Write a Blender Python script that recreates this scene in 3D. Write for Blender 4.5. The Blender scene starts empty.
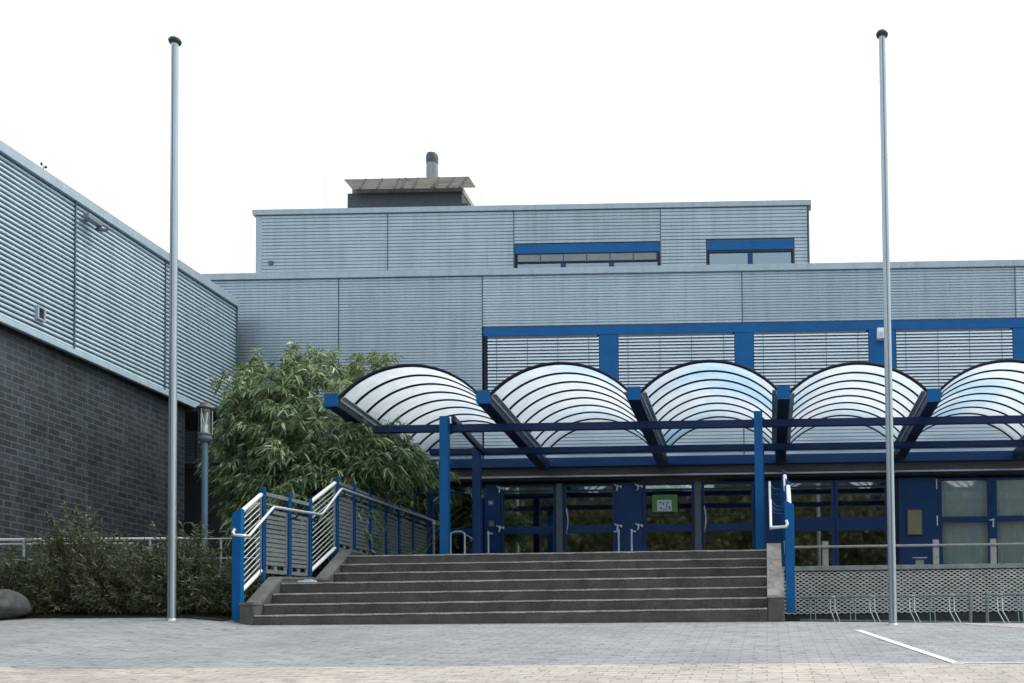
import bpy, math, random
from mathutils import Vector, Matrix
S = bpy.context.scene
COL = S.collection
random.seed(7)
PI = math.pi

# ------------------------------------------------------------------ materials
MATS = {}
def new_mat(name):
    m = bpy.data.materials.new(name); m.use_nodes = True
    n = m.node_tree; n.nodes.clear()
    out = n.nodes.new('ShaderNodeOutputMaterial')
    b = n.nodes.new('ShaderNodeBsdfPrincipled')
    n.links.new(b.outputs[0], out.inputs[0])
    return m, n, b, out
def coords(n, scale=(1, 1, 1), kind='Object', rot=(0, 0, 0)):
    tc = n.nodes.new('ShaderNodeTexCoord'); mp = n.nodes.new('ShaderNodeMapping')
    mp.inputs['Scale'].default_value = scale; mp.inputs['Rotation'].default_value = rot
    n.links.new(tc.outputs[kind], mp.inputs[0]); return mp.outputs[0]
def noise(n, vec, scale, detail=4, rough=.6):
    t = n.nodes.new('ShaderNodeTexNoise'); t.inputs['Scale'].default_value = scale
    t.inputs['Detail'].default_value = detail; t.inputs['Roughness'].default_value = rough
    n.links.new(vec, t.inputs['Vector']); return t.outputs['Fac']
def ramp(n, fac, stops):
    r = n.nodes.new('ShaderNodeValToRGB'); e = r.color_ramp.elements
    while len(e) < len(stops): e.new(.5)
    for i, (p, c) in enumerate(stops):
        e[i].position = p; e[i].color = (*c, 1) if len(c) == 3 else c
    n.links.new(fac, r.inputs[0]); return r.outputs[0]
def mixc(n, fac, a, b, mode='MIX'):
    m = n.nodes.new('ShaderNodeMix'); m.data_type = 'RGBA'; m.blend_type = mode
    for s, v in ((m.inputs[0], fac), (m.inputs[6], a), (m.inputs[7], b)):
        if isinstance(v, (int, float)): s.default_value = v
        elif isinstance(v, tuple): s.default_value = (*v, 1)
        else: n.links.new(v, s)
    return m.outputs[2]
def bump(n, b, h, strength=.3, dist=.01):
    bp = n.nodes.new('ShaderNodeBump'); bp.inputs['Strength'].default_value = strength
    bp.inputs['Distance'].default_value = dist
    n.links.new(h, bp.inputs['Height']); n.links.new(bp.outputs[0], b.inputs['Normal'])
def mat(name, col, rough=.5, metal=0., var=.12, nscale=6., stretch=(1, 1, 1), bmp=0., spec=.5):
    """plain paint / metal / concrete with blotchy wear of its own"""
    if name in MATS: return MATS[name]
    m, n, b, _ = new_mat(name)
    v = coords(n, stretch)
    f = noise(n, v, nscale, 5)
    lo = tuple(c*(1-var) for c in col); hi = tuple(min(1, c*(1+var)) for c in col)
    n.links.new(ramp(n, f, [(.3, lo), (.7, hi)]), b.inputs['Base Color'])
    b.inputs['Roughness'].default_value = rough; b.inputs['Metallic'].default_value = metal
    b.inputs['Specular IOR Level'].default_value = spec
    if bmp: bump(n, b, noise(n, v, nscale*8, 3), bmp, .01)
    MATS[name] = m; return m

M_CLAD = mat('blue grey metal cladding', (.41, .50, .565), .42, .35, .06, 1.3)
M_CLAD_L = mat('side hall metal cladding', (.50, .64, .715), .38, .15, .05, 1.3)
M_CLAD_U = mat('upper metal cladding', (.39, .48, .54), .42, .35, .05, 1.3)
M_BACK = mat('rib shade backing', (.15, .205, .25), .5, .2)  # dark backing stands in for the shaded undersides of the ribs
M_APRON = mat('apron ribbed metal', (.52, .62, .69), .42, .25, .05, 1.3)
M_COPE = mat('pale coping metal', (.36, .45, .51), .4, .3, .06, 1.5, (1, 1, 4))
M_SEAM = mat('cladding seam', (.09, .13, .17), .5, .2)
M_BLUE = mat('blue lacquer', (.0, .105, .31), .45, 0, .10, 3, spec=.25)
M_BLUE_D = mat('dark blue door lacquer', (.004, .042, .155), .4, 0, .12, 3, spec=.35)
M_BLUE_B = mat('shaded canopy beam blue', (.006, .018, .055), .45, 0, .12, 3, spec=.3)  # darker copy of the blue: shade under the canopy put into the colour
M_BLUE_C = mat('shaded cross beam blue', (.003, .022, .09), .45, 0, .12, 3, spec=.3)  # cross beams' blue darkened too, to carry the canopy's shade
M_NAVY = mat('navy rib lacquer', (.008, .014, .03), .5, spec=.25)
M_GALV = mat('galvanised steel', (.50, .55, .57), .38, .6, .12, 9)
M_POLE = mat('brushed aluminium pole', (.37, .43, .46), .36, .7, .10, 2, (6, 6, .5))
M_WHITE = mat('white tube coating', (.80, .83, .84), .3, .2, .05, 5)
M_HAND = mat('satin handrail tube', (.66, .70, .72), .28, .5, .06, 6)
M_BARS = mat('grey tube bars', (.36, .40, .42), .4, .5, .1, 9)
M_BLUE_P = mat('railing post lacquer', (.0, .06, .19), .45, 0, .15, 4, spec=.25)
M_RGREY = mat('grey railing panel', (.20, .235, .245), .5, .2, .1, 6)
M_CAPD = mat('dark pole cap', (.03, .045, .045), .5)
M_BLACK = mat('black gap', (.012, .013, .015), .8)
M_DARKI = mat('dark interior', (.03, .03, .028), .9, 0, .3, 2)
M_FASC = mat('taupe fascia', (.075, .075, .07), .6, 0, .15, 2, (.3, 1, 4))
M_STEEL = mat('steel trim', (.45, .48, .5), .35, .5)
M_MULL = mat('grey green mullion', (.10, .13, .13), .5)
M_GUARD = mat('weathered guard rail', (.38, .38, .36), .6, .1, .2, 9)
M_BLIND = mat('blind slat', (.64, .75, .82), .32, .15, .04, 2)
M_STONE = mat('boulder stone', (.075, .082, .085), .9, 0, .45, 7, bmp=.8)
M_SOIL = mat('soil', (.035, .03, .02), .95, 0, .4, 5, bmp=.6)
M_OLIVE = mat('olive board', (.24, .24, .14), .6, 0, .12, 20)
M_GREENP = mat('green poster', (.10, .27, .06), .55, 0, .06)
M_PAPER = mat('white paper', (.66, .72, .74), .6, 0, .04)
M_INK = mat('blue ink', (.06, .18, .35), .6)
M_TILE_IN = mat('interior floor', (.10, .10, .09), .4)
M_CURT = mat('pale green curtain', (.86, .95, .94), .8, 0, .08, 5, (1, 1, .6))
M_BARK = mat('bamboo cane', (.09, .12, .04), .5)
M_WOODY = mat('shrub wood', (.05, .035, .02), .9)
M_RUSTC = mat('weathered concrete slab', (.115, .115, .09), .85, 0, .45, 3, (.6, 1, 2), bmp=.5)
M_DKBRK = mat('dark slate cladding', (.055, .065, .075), .7, 0, .15, 5)

def stair_mat(name, col, edge):
    m, n, b, _ = new_mat(name); v = coords(n)
    f = noise(n, v, 3.5, 8, .7); g = noise(n, v, 90, 2)
    c1 = ramp(n, f, [(.28, tuple(c*.6 for c in col)), (.72, tuple(c*1.5 for c in col))])
    c2 = ramp(n, g, [(.35, (.6, .6, .6)), (.7, (1.35, 1.35, 1.35))])
    n.links.new(mixc(n, 1., c1, c2, 'MULTIPLY'), b.inputs['Base Color'])
    b.inputs['Roughness'].default_value = .85
    bump(n, b, g, .5, .006)
    MATS[name] = m; return m
M_STEP = stair_mat('dark aggregate concrete', (.088, .088, .080), 0)
M_NOSE = stair_mat('worn step edge', (.44, .44, .40), 0)
M_PARL = stair_mat('grey parapet concrete', (.135, .14, .135), 0)  # darker grey of the two parapet tops
M_PARR = stair_mat('tan parapet concrete', (.34, .325, .29), 0)  # paler tan tone for the right parapet top
M_CAP = stair_mat('concrete coping slab', (.30, .32, .31), 0)
M_TERR = stair_mat('terrace slab concrete', (.16, .165, .165), 0)

def paver_mat(name, cols, joint, warm=False):
    m, n, b, _ = new_mat(name); v = coords(n)
    br = n.nodes.new('ShaderNodeTexBrick')
    br.inputs['Scale'].default_value = 1.0
    br.inputs['Brick Width'].default_value = .24; br.inputs['Row Height'].default_value = .12
    br.inputs['Mortar Size'].default_value = .006; br.inputs['Mortar Smooth'].default_value = .2
    br.inputs['Color1'].default_value = (*cols[0], 1); br.inputs['Color2'].default_value = (*cols[1], 1)
    br.inputs['Mortar'].default_value = (*joint, 1)
    # wobble so that the rows are not ruler straight
    nz = n.nodes.new('ShaderNodeTexNoise'); nz.inputs['Scale'].default_value = 1.2
    n.links.new(v, nz.inputs['Vector'])
    vm = n.nodes.new('ShaderNodeVectorMath'); vm.operation = 'MULTIPLY_ADD'
    vm.inputs[1].default_value = (.03, .05, 0); n.links.new(nz.outputs['Color'], vm.inputs[0]); n.links.new(v, vm.inputs[2])
    n.links.new(vm.outputs[0], br.inputs['Vector'])
    f = noise(n, v, .9, 6, .65)
    blot = ramp(n, f, [(.3, (.80, .80, .81)), (.55, (1.0, 1.0, 1.0)), (.75, (1.14, 1.12, 1.08))])
    c = mixc(n, 1., br.outputs['Color'], blot, 'MULTIPLY')
    # open joints and tufts: dark flecks drawn out along the rows
    f2 = noise(n, coords(n, (4, 10, 1)), 1.8, 4, .55)
    fl = ramp(n, f2, [(.625, (0, 0, 0)), (.69, (.9, .9, .9))])
    f3 = noise(n, coords(n, (1.6, 13, 1)), 2.4, 3, .6)
    fl3 = ramp(n, f3, [(.54, (0, 0, 0)), (.64, (.75, .75, .75))])
    c = mixc(n, fl3, c, tuple(x*.62 for x in joint))
    c = mixc(n, fl, c, tuple(x*.22 for x in joint))
    n.links.new(c, b.inputs['Base Color']); b.inputs['Roughness'].default_value = .85
    g = noise(n, v, 60, 2); bump(n, b, g, .3, .004)
    MATS[name] = m; return m
M_PAVE = paver_mat('grey plaza pavers', ((.285, .31, .32), (.33, .35, .36)), (.19, .20, .205))
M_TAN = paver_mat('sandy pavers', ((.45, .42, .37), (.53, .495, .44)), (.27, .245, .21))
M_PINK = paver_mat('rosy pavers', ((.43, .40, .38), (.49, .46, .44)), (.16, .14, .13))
M_LINE = mat('road paint', (.70, .73, .74), .7, 0, .12, 14)

def brick_mat():
    m, n, b, _ = new_mat('dark glazed clinker')
    # wall runs along Y: (Y, Z) -> (u, v)
    tc = n.nodes.new('ShaderNodeTexCoord'); sp = n.nodes.new('ShaderNodeSeparateXYZ'); cb = n.nodes.new('ShaderNodeCombineXYZ')
    n.links.new(tc.outputs['Object'], sp.inputs[0]); n.links.new(sp.outputs[1], cb.inputs[0]); n.links.new(sp.outputs[2], cb.inputs[1])
    br = n.nodes.new('ShaderNodeTexBrick'); br.inputs['Scale'].default_value = 1
    br.inputs['Brick Width'].default_value = .25; br.inputs['Row Height'].default_value = .098
    br.inputs['Mortar Size'].default_value = .007; br.inputs['Bias'].default_value = -.35
    br.inputs['Color1'].default_value = (.026, .032, .038, 1); br.inputs['Color2'].default_value = (.052, .068, .084, 1)
    br.inputs['Mortar'].default_value = (.095, .105, .112, 1)
    n.links.new(cb.outputs[0], br.inputs['Vector'])
    f = noise(n, cb.outputs[0], 1.1, 5, .65)
    c = mixc(n, 1., br.outputs['Color'], ramp(n, f, [(.3, (.7, .7, .7)), (.7, (1.45, 1.45, 1.45))]), 'MULTIPLY')
    # washed streaks running down from the sheet edge
    cm = n.nodes.new('ShaderNodeMapping'); cm.inputs['Scale'].default_value = (5, .5, 1); n.links.new(cb.outputs[0], cm.inputs[0])
    st = ramp(n, noise(n, cm.outputs[0], 1.5, 4), [(.55, (0, 0, 0)), (.72, (.35, .35, .35))])
    c = mixc(n, st, c, (.13, .17, .20))
    n.links.new(c, b.inputs['Base Color']); b.inputs['Roughness'].default_value = .42
    bump(n, b, br.outputs['Fac'], -.5, .006)
    return m
M_BRICK = brick_mat()

def leaf_mat(name, stops, rough=.4, trans=.25):
    m, n, b, out = new_mat(name)
    g = n.nodes.new('ShaderNodeNewGeometry')
    col = ramp(n, g.outputs['Random Per Island'], stops)
    n.links.new(col, b.inputs['Base Color']); b.inputs['Roughness'].default_value = rough
    t = n.nodes.new('ShaderNodeBsdfTranslucent'); n.links.new(col, t.inputs[0])
    mx = n.nodes.new('ShaderNodeMixShader'); mx.inputs[0].default_value = trans
    n.links.new(b.outputs[0], mx.inputs[1]); n.links.new(t.outputs[0], mx.inputs[2]); n.links.new(mx.outputs[0], out.inputs[0])
    return m
M_BAM = leaf_mat('bamboo leaves', [(0, (.05, .105, .045)), (.45, (.16, .27, .11)), (.8, (.36, .48, .25)), (1, (.70, .76, .52))], .36, .40)
M_BAMY = leaf_mat('young bamboo leaves', [(0, (.12, .18, .05)), (.5, (.22, .30, .09)), (1, (.38, .42, .18))], .45, .35)
M_SHR = leaf_mat('shrub needles', [(0, (.05, .075, .04)), (.6, (.12, .155, .085)), (.9, (.18, .21, .12)), (1, (.30, .29, .18))], .6, .3)
M_WOOD = leaf_mat('woodland leaves', [(0, (.04, .05, .02)), (.5, (.10, .12, .05)), (1, (.19, .20, .10))], .6, .3)

def glass_mat(name, tint, refl, gcol=(.95, .98, .97)):
    m, n, b, out = new_mat(name); n.nodes.remove(b)
    tr = n.nodes.new('ShaderNodeBsdfTransparent'); tr.inputs[0].default_value = (*tint, 1)
    gl = n.nodes.new('ShaderNodeBsdfGlossy'); gl.inputs[0].default_value = (*gcol, 1); gl.inputs['Roughness'].default_value = .028
    v = coords(n); bp = n.nodes.new('ShaderNodeBump'); bp.inputs['Strength'].default_value = .03; bp.inputs['Distance'].default_value = .02
    n.links.new(noise(n, v, 1.1, 1), bp.inputs['Height']); n.links.new(bp.outputs[0], gl.inputs['Normal'])
    fr = n.nodes.new('ShaderNodeFresnel'); fr.inputs[0].default_value = 1.5
    ad = n.nodes.new('ShaderNodeMath'); ad.operation = 'ADD'; ad.inputs[1].default_value = refl; ad.use_clamp = True
    n.links.new(fr.outputs[0], ad.inputs[0])
    mx = n.nodes.new('ShaderNodeMixShader'); n.links.new(ad.outputs[0], mx.inputs[0])
    n.links.new(tr.outputs[0], mx.inputs[1]); n.links.new(gl.outputs[0], mx.inputs[2]); n.links.new(mx.outputs[0], out.inputs[0])
    return m
M_GLASS = glass_mat('door glass', (.45, .5, .48), .26)
M_GLASSU = glass_mat('upper window glass', (.5, .62, .68), .20, (.72, .9, 1.0))
M_GLASSR = glass_mat('curtained door glass', (.94, .97, .96), .10)
M_GLASSC = glass_mat('lamp glass', (.9, .93, .93), .04)

def vault_mat():
    m, n, b, out = new_mat('milky polycarbonate')
    v = coords(n); f = noise(n, v, .40, 2, .4)
    col = ramp(n, f, [(.30, (.66, .83, .94)), (.46, (.90, .95, .98)), (.8, (.95, .97, .99))])  # pale blue patches are sky reflections painted into the colour
    dirt = ramp(n, noise(n, v, 5, 5, .7), [(.3, (.86, .88, .88)), (.6, (1, 1, 1))])
    c = mixc(n, 1., col, dirt, 'MULTIPLY')
    t = n.nodes.new('ShaderNodeBsdfTranslucent'); n.links.new(c, t.inputs[0])
    n.links.new(c, b.inputs['Base Color']); b.inputs['Roughness'].default_value = .12
    b.inputs['Specular IOR Level'].default_value = .7
    mx = n.nodes.new('ShaderNodeMixShader'); mx.inputs[0].default_value = .78
    n.links.new(b.outputs[0], mx.inputs[1]); n.links.new(t.outputs[0], mx.inputs[2])
    tr = n.nodes.new('ShaderNodeBsdfTransparent'); m2 = n.nodes.new('ShaderNodeMixShader'); m2.inputs[0].default_value = .12
    n.links.new(mx.outputs[0], m2.inputs[1]); n.links.new(tr.outputs[0], m2.inputs[2])
    n.links.new(m2.outputs[0], out.inputs[0]); return m
M_VAULT = vault_mat()

def lattice_mat():
    m, n, b, _ = new_mat('fired clay lattice tiles')
    v = coords(n, (9, 1, 20))
    vo = n.nodes.new('ShaderNodeTexVoronoi'); vo.inputs['Scale'].default_value = 1.; n.links.new(v, vo.inputs['Vector'])
    sp = n.nodes.new('ShaderNodeSeparateColor'); n.links.new(vo.outputs['Color'], sp.inputs[0])
    c = ramp(n, sp.outputs[0], [(0, (.60, .63, .61)), (.5, (.70, .71, .68)), (.9, (.76, .74, .68)), (1, (.74, .64, .56))])
    f = ramp(n, noise(n, coords(n), 1.6, 4), [(.3, (.8, .8, .8)), (.7, (1.12, 1.12, 1.12))])
    n.links.new(mixc(n, 1., c, f, 'MULTIPLY'), b.inputs['Base Color']); b.inputs['Roughness'].default_value = .8
    return m
M_LATT = lattice_mat()
def emit_mat(name, col, st):
    m, n, b, _ = new_mat(name)
    b.inputs['Base Color'].default_value = (*col, 1); b.inputs['Emission Color'].default_value = (*col, 1)
    b.inputs['Emission Strength'].default_value = st; return m
M_TUBE = emit_mat('lit fluorescent tube', (.85, .95, .92), 1.6)

def clad_wear(m):
    n = m.node_tree; b = [x for x in n.nodes if x.type == 'BSDF_PRINCIPLED'][0]
    src = b.inputs['Base Color'].links[0].from_socket
    oi = n.nodes.new('ShaderNodeObjectInfo')
    tone = ramp(n, oi.outputs['Random'], [(0, (.90, .91, .92)), (1, (1.06, 1.05, 1.04))])
    st = ramp(n, noise(n, coords(n, (3.5, 3.5, .16)), 2.2, 6, .65), [(.32, (.86, .87, .86)), (.55, (1.02, 1.02, 1.02))])
    c = mixc(n, 1., mixc(n, 1., src, tone, 'MULTIPLY'), st, 'MULTIPLY')
    n.links.new(c, b.inputs['Base Color'])
for m_ in (M_CLAD, M_CLAD_L, M_CLAD_U, M_COPE): clad_wear(m_)

# ------------------------------------------------------------------ mesh builder
class MB:
    def __init__(s): s.v = []; s.f = []; s.sm = []
    def add(s, vs, fs, smooth=False):
        o = len(s.v); s.v += [tuple(p) for p in vs]; s.f += [tuple(i+o for i in f) for f in fs]; s.sm += [smooth]*len(fs)
        return s
    def box(s, x0, x1, y0, y1, z0, z1):
        vs = [(x, y, z) for z in (z0, z1) for y in (y0, y1) for x in (x0, x1)]
        return s.add(vs, [(0, 2, 3, 1), (4, 5, 7, 6), (0, 1, 5, 4), (2, 6, 7, 3), (0, 4, 6, 2), (1, 3, 7, 5)])
    def beam(s, a, b, w, h, up=(0, 0, 1)):
        a = Vector(a); b = Vector(b); d = (b-a).normalized(); r = d.cross(Vector(up)).normalized(); u = r.cross(d).normalized()
        vs = []
        for p in (a, b):
            for i, j in ((-1, -1), (1, -1), (1, 1), (-1, 1)): vs.append(p + r*(w/2*i) + u*(h/2*j))
        return s.add(vs, [(3, 2, 1, 0), (4, 5, 6, 7), (0, 1, 5, 4), (1, 2, 6, 5), (2, 3, 7, 6), (3, 0, 4, 7)])
    def tube(s, pts, r, n=10, caps=True, r2=None):
        pts = [Vector(p) for p in pts]; vs = []; fs = []; N = len(pts)
        ref = None
        for i, p in enumerate(pts):
            if i == 0: t = pts[1]-pts[0]
            elif i == N-1: t = pts[-1]-pts[-2]
            else: t = (pts[i+1]-p).normalized() + (p-pts[i-1]).normalized()
            t.normalize()
            if ref is None:
                ref = Vector((0, 0, 1)) if abs(t.z) < .9 else Vector((1, 0, 0))
            a = t.cross(ref).normalized(); b = a.cross(t).normalized(); ref = b if abs(t.dot(ref)) > .6 else ref
            rr = r if r2 is None else r + (r2-r)*i/(N-1)
            for k in range(n):
                an = 2*PI*k/n; vs.append(p + a*math.cos(an)*rr + b*math.sin(an)*rr)
        for i in range(N-1):
            for k in range(n):
                fs.append((i*n+k, i*n+(k+1) % n, (i+1)*n+(k+1) % n, (i+1)*n+k))
        s.add(vs, fs, True)
        if caps:
            s.add(vs[:n], [tuple(range(n))]); s.add(vs[-n:], [tuple(range(n))[::-1]])
        return s
    def lathe(s, cx, cy, prof, n=24):
        vs = []; fs = []
        for r, z in prof:
            for k in range(n): a = 2*PI*k/n; vs.append((cx+r*math.cos(a), cy+r*math.sin(a), z))
        for i in range(len(prof)-1):
            for k in range(n): fs.append((i*n+k, i*n+(k+1) % n, (i+1)*n+(k+1) % n, (i+1)*n+k))
        s.add(vs, fs, True); return s
    def prism_x(s, prof, x0, x1):
        """closed (y,z) outline extruded along x"""
        n = len(prof); vs = [(x0, y, z) for y, z in prof] + [(x1, y, z) for y, z in prof]
        fs = [tuple(range(n)), tuple(range(2*n-1, n-1, -1))] + [(i, i+n, (i+1) % n+n, (i+1) % n) for i in range(n)]
        return s.add(vs, fs)

ROOT_LOC = {}
def link(o): COL.objects.link(o); return o
def build(mb, name, material, parent=None, bevel=0, origin=None):
    me = bpy.data.meshes.new(name)
    if parent is not None: org = ROOT_LOC[parent.name]
    else:
        if origin is None:
            xs = [v[0] for v in mb.v]; ys = [v[1] for v in mb.v]; zs = [v[2] for v in mb.v]
            origin = ((min(xs)+max(xs))/2, (min(ys)+max(ys))/2, min(zs))
        org = Vector(origin)
    me.from_pydata([tuple(Vector(v)-org) for v in mb.v], [], mb.f)
    me.polygons.foreach_set('use_smooth', mb.sm)
    me.update()
    me.materials.append(material)
    o = bpy.data.objects.new(name, me); link(o)
    if parent is not None: o.parent = parent
    else: o.location = org
    ROOT_LOC[o.name] = Vector(org)
    if bevel:
        md = o.modifiers.new('edge', 'BEVEL'); md.width = bevel; md.segments = 2; md.limit_method = 'ANGLE'
    return o
def tag(o, label, cat, group=None):
    o['label'] = label; o['category'] = cat
    if group: o['group'] = group
    return o
def thing(name, loc, label, cat, group=None):
    o = bpy.data.objects.new(name, None); link(o); o.location = loc; o.empty_display_size = .2
    ROOT_LOC[o.name] = Vector(loc); return tag(o, label, cat, group)
def struct(o, kind='structure'):
    o['kind'] = kind; return o
def lerp(pts, x):
    if x <= pts[0][0]: return pts[0][1]
    for (a, u), (b, v) in zip(pts, pts[1:]):
        if x <= b: return u + (v-u)*(x-a)/(b-a)
    return pts[-1][1]

# ------------------------------------------------------------------ ground
Z13 = [(-11, .93), (-9, .90), (-7.3, .885), (-6.8, .83), (-6.4, .775), (0, .73), (3, .662), (9, .60)]
def gz(x, y):
    lat = lerp(Z13, x) - .737
    base = -1.2 + .149*min(max(y, 3), 13)
    k = min(max(y, 0), 13)/13
    if y > 13:
        s = .055 if x > -6.6 else .11
        base += s*(min(y, 17.5)-13)
        k = min(y, 17.5)/13
    return base + lat*k
def sheet(x0, x1, y0, y1, dz, nx, ny):
    mb = MB(); vs = []; fs = []
    for j in range(ny+1):
        for i in range(nx+1):
            x = x0+(x1-x0)*i/nx; y = y0+(y1-y0)*j/ny; vs.append((x, y, gz(x, y)+dz))
    for j in range(ny):
        for i in range(nx): a = j*(nx+1)+i; fs.append((a, a+1, a+nx+2, a+nx+1))
    mb.add(vs, fs, True); return mb
g = MB()
xs = [-600, -200, -60, -25] + [-16+.4*i for i in range(73)] + [25, 60, 200, 600]
ys = [-600, -200, -60, -20, -5, 0, 3] + [3.25+.25*i for i in range(60)] + [25, 40, 100, 300, 900]
vs = [(x, y, gz(x, y)) for y in ys for x in xs]; nx = len(xs)
g.add(vs, [(j*nx+i, j*nx+i+1, (j+1)*nx+i+1, (j+1)*nx+i) for j in range(len(ys)-1) for i in range(nx-1)], True)
struct(build(g, 'plaza_ground', M_PAVE, origin=(0, 0, 0)))
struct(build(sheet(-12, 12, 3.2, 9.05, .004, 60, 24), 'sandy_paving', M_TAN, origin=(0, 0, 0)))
# rosy paving strip at the right, in front of the bicycle stands
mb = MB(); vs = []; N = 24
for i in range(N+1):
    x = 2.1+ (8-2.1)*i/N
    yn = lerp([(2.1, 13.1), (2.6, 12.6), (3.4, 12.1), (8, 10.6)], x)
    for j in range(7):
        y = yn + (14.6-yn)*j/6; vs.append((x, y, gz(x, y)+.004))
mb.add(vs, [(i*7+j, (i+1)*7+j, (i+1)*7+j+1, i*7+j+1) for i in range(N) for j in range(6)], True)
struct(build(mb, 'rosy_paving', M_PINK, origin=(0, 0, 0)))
# painted bay marking
def strip(pts, w, dz=.006):
    mb = MB(); vs = []
    for a, b in zip(pts, pts[1:]):
        a = Vector(a); b = Vector(b); d = (b-a).normalized(); nrm = Vector((-d.y, d.x))*w/2
        n = 14; o = len(vs)
        for i in range(n+1):
            p = a+(b-a)*i/n
            for q in (p-nrm, p+nrm): vs.append((q.x, q.y, gz(q.x, q.y)+dz))
        mb.add(vs[o:], [(2*i, 2*i+2, 2*i+3, 2*i+1) for i in range(n)])
    return mb
struct(build(strip([(1.02, 11.95), (1.64, 8.99)], .085), 'bay_marking', M_LINE, origin=(0, 0, 0)))
struct(build(strip([(1.60, 9.07), (7.5, 9.07)], .05, .013), 'bay_edge_marking', mat('worn road paint', (.58, .60, .60), .8, 0, .25, 5), origin=(0, 0, 0)))
# planting bed
struct(build(sheet(-10.7, -6.78, 12.95, 20.8, .012, 20, 30), 'planting_bed', M_SOIL, origin=(0, 0, 0)))

# ------------------------------------------------------------------ cladding helper
def clad(mb, p0, p1, z0, z1, pitch, depth, dark=.3, smooth=False):
    """horizontal ribbed sheet between plan points p0,p1 (outward normal is to the right of p0->p1)"""
    p0 = Vector(p0); p1 = Vector(p1); d = (p1-p0).normalized(); nr = Vector((d.y, -d.x))
    n = max(1, round((z1-z0)/pitch)); ph = (z1-z0)/n; prof = []
    for i in range(n):
        z = z0+i*ph
        if smooth:
            for k in range(8):
                t = k/8; prof.append((depth*(.5-.5*math.cos(2*PI*t)), z+t*ph))
        else:
            g_ = ph*dark
            prof += [(0, z+g_*.35), (depth, z+g_*.55), (depth, z+ph*.93), (0, z+ph*.985)]
    prof.append((0, z1))
    vs = []
    for q in (p0, p1):
        for dd, z in prof: vs.append((q.x+nr.x*dd, q.y+nr.y*dd, z))
    m = len(prof)
    return mb.add(vs, [(i, m+i, m+i+1, i+1) for i in range(m-1)], smooth)

# ------------------------------------------------------------------ side hall (left)
A = Vector((-11.30, 4.2)); B = Vector((-10.705, 20.88)); dirL = (B-A).normalized(); nL = Vector((dirL.y, -dirL.x))
def onL(y, off=0):
    t = (y-A.y)/dirL.y; p = A+dirL*t + nL*off; return p
hall = thing('side_hall', (-14, 12, .6), 'low side hall at the left with ribbed blue-grey sheeting above a dark clinker brick wall', 'building')
ZB, ZT = 5.265, 7.68
mb = MB(); a = onL(4.2, -.12); e = onL(19.40, -.12)
mb.add([(a.x, a.y, .3), (e.x, e.y, .3), (e.x, e.y, ZB+.05), (a.x, a.y, ZB+.05), (-22, 4.2, .3), (-22, 19.4, .3), (-22, 19.4, ZB+.05), (-22, 4.2, ZB+.05)],
       [(0, 1, 2, 3), (1, 5, 6, 2), (5, 4, 7, 6), (4, 0, 3, 7), (3, 2, 6, 7)])
build(mb, 'brick_wall', M_BRICK, hall)
seams = [4.3, 6.2, 8.65, 11.1, 13.65, 16.19, 18.52, 20.88]
for y0, y1 in zip(seams, seams[1:]):
    mb = MB(); n_ = 31; ph_ = (ZT-ZB-.07)/n_   # ribs as rounded slats; dark gaps imitate the shade under each rib
    a_ = onL(y0+.012); b_ = onL(y1-.012)
    for i in range(n_):
        z_ = ZB+.07+i*ph_+.012
        prof = [(-.0, z_), (.030, z_+.002), (.040, z_+.012), (.037, z_+.033), (.022, z_+.051), (-.0, z_+.056)]
        vs = [(q.x+nL.x*d_, q.y+nL.y*d_, zz) for q in (a_, b_) for d_, zz in prof]
        mb.add(vs, [(k, 6+k, 7+k, k+1) for k in range(5)]+[tuple(range(6))[::-1], tuple(range(6, 12))], False)
    build(mb, 'cladding_panel', M_CLAD_L, hall)
for y in seams[1:]:
    mb = MB(); p = onL(y, .026); mb.beam((p.x, p.y, ZB+.08), (p.x, p.y, ZT), .056 if y < 20 else .07, .018 if y < 20 else .03, (0, 1, 0))
    build(mb, 'cladding_seam', M_SEAM, hall)
mb = MB()   # backing body + far end
a = onL(4.2, -.03); e = onL(20.87, -.03)
mb.add([(a.x, a.y, ZB+.06), (e.x, e.y, ZB+.06), (e.x, e.y, ZT+.02), (a.x, a.y, ZT+.02), (-22, 4.2, ZB+.06), (-22, 20.87, ZB+.06), (-22, 20.87, ZT+.02), (-22, 4.2, ZT+.02)],
       [(0, 1, 2, 3), (1, 5, 6, 2), (5, 4, 7, 6), (4, 0, 3, 7), (3, 2, 6, 7), (0, 4, 5, 1)])
build(mb, 'upper_wall', M_BACK, hall)
mb = MB(); a = onL(4.2, .03); e = onL(20.90, .03)
mb.beam((a.x, a.y, ZT+.085), (e.x, e.y, ZT+.085), .12, .155)
build(mb, 'coping', M_COPE, hall, .006)
mb = MB(); a = onL(4.25, .022); e = onL(20.88, .022)
mb.beam((a.x, a.y, ZB+.03), (e.x, e.y, ZB+.03), .075, .085)
build(mb, 'base_flashing', M_WHITE if False else M_CLAD_L, hall, .01)
mb = MB(); mb.box(-11.6, -9.98, 19.40, 20.86, 5.175, 5.255); build(mb, 'porch_slab', M_CAPD, hall, .005)
vx = onL(15.45).x; mb = MB()
mb.box(vx, vx+.075, 15.36, 15.39, 5.54, 5.74); mb.box(vx, vx+.075, 15.50, 15.53, 5.54, 5.74)
mb.box(vx, vx+.075, 15.39, 15.50, 5.54, 5.565); mb.box(vx, vx+.075, 15.39, 15.50, 5.715, 5.74)
v_ = build(mb, 'vent', M_COPE, hall)
mb = MB(); mb.box(vx+.01, vx+.055, 15.391, 15.499, 5.566, 5.714); build(mb, 'vent_opening', M_BLACK, v_)

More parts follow.
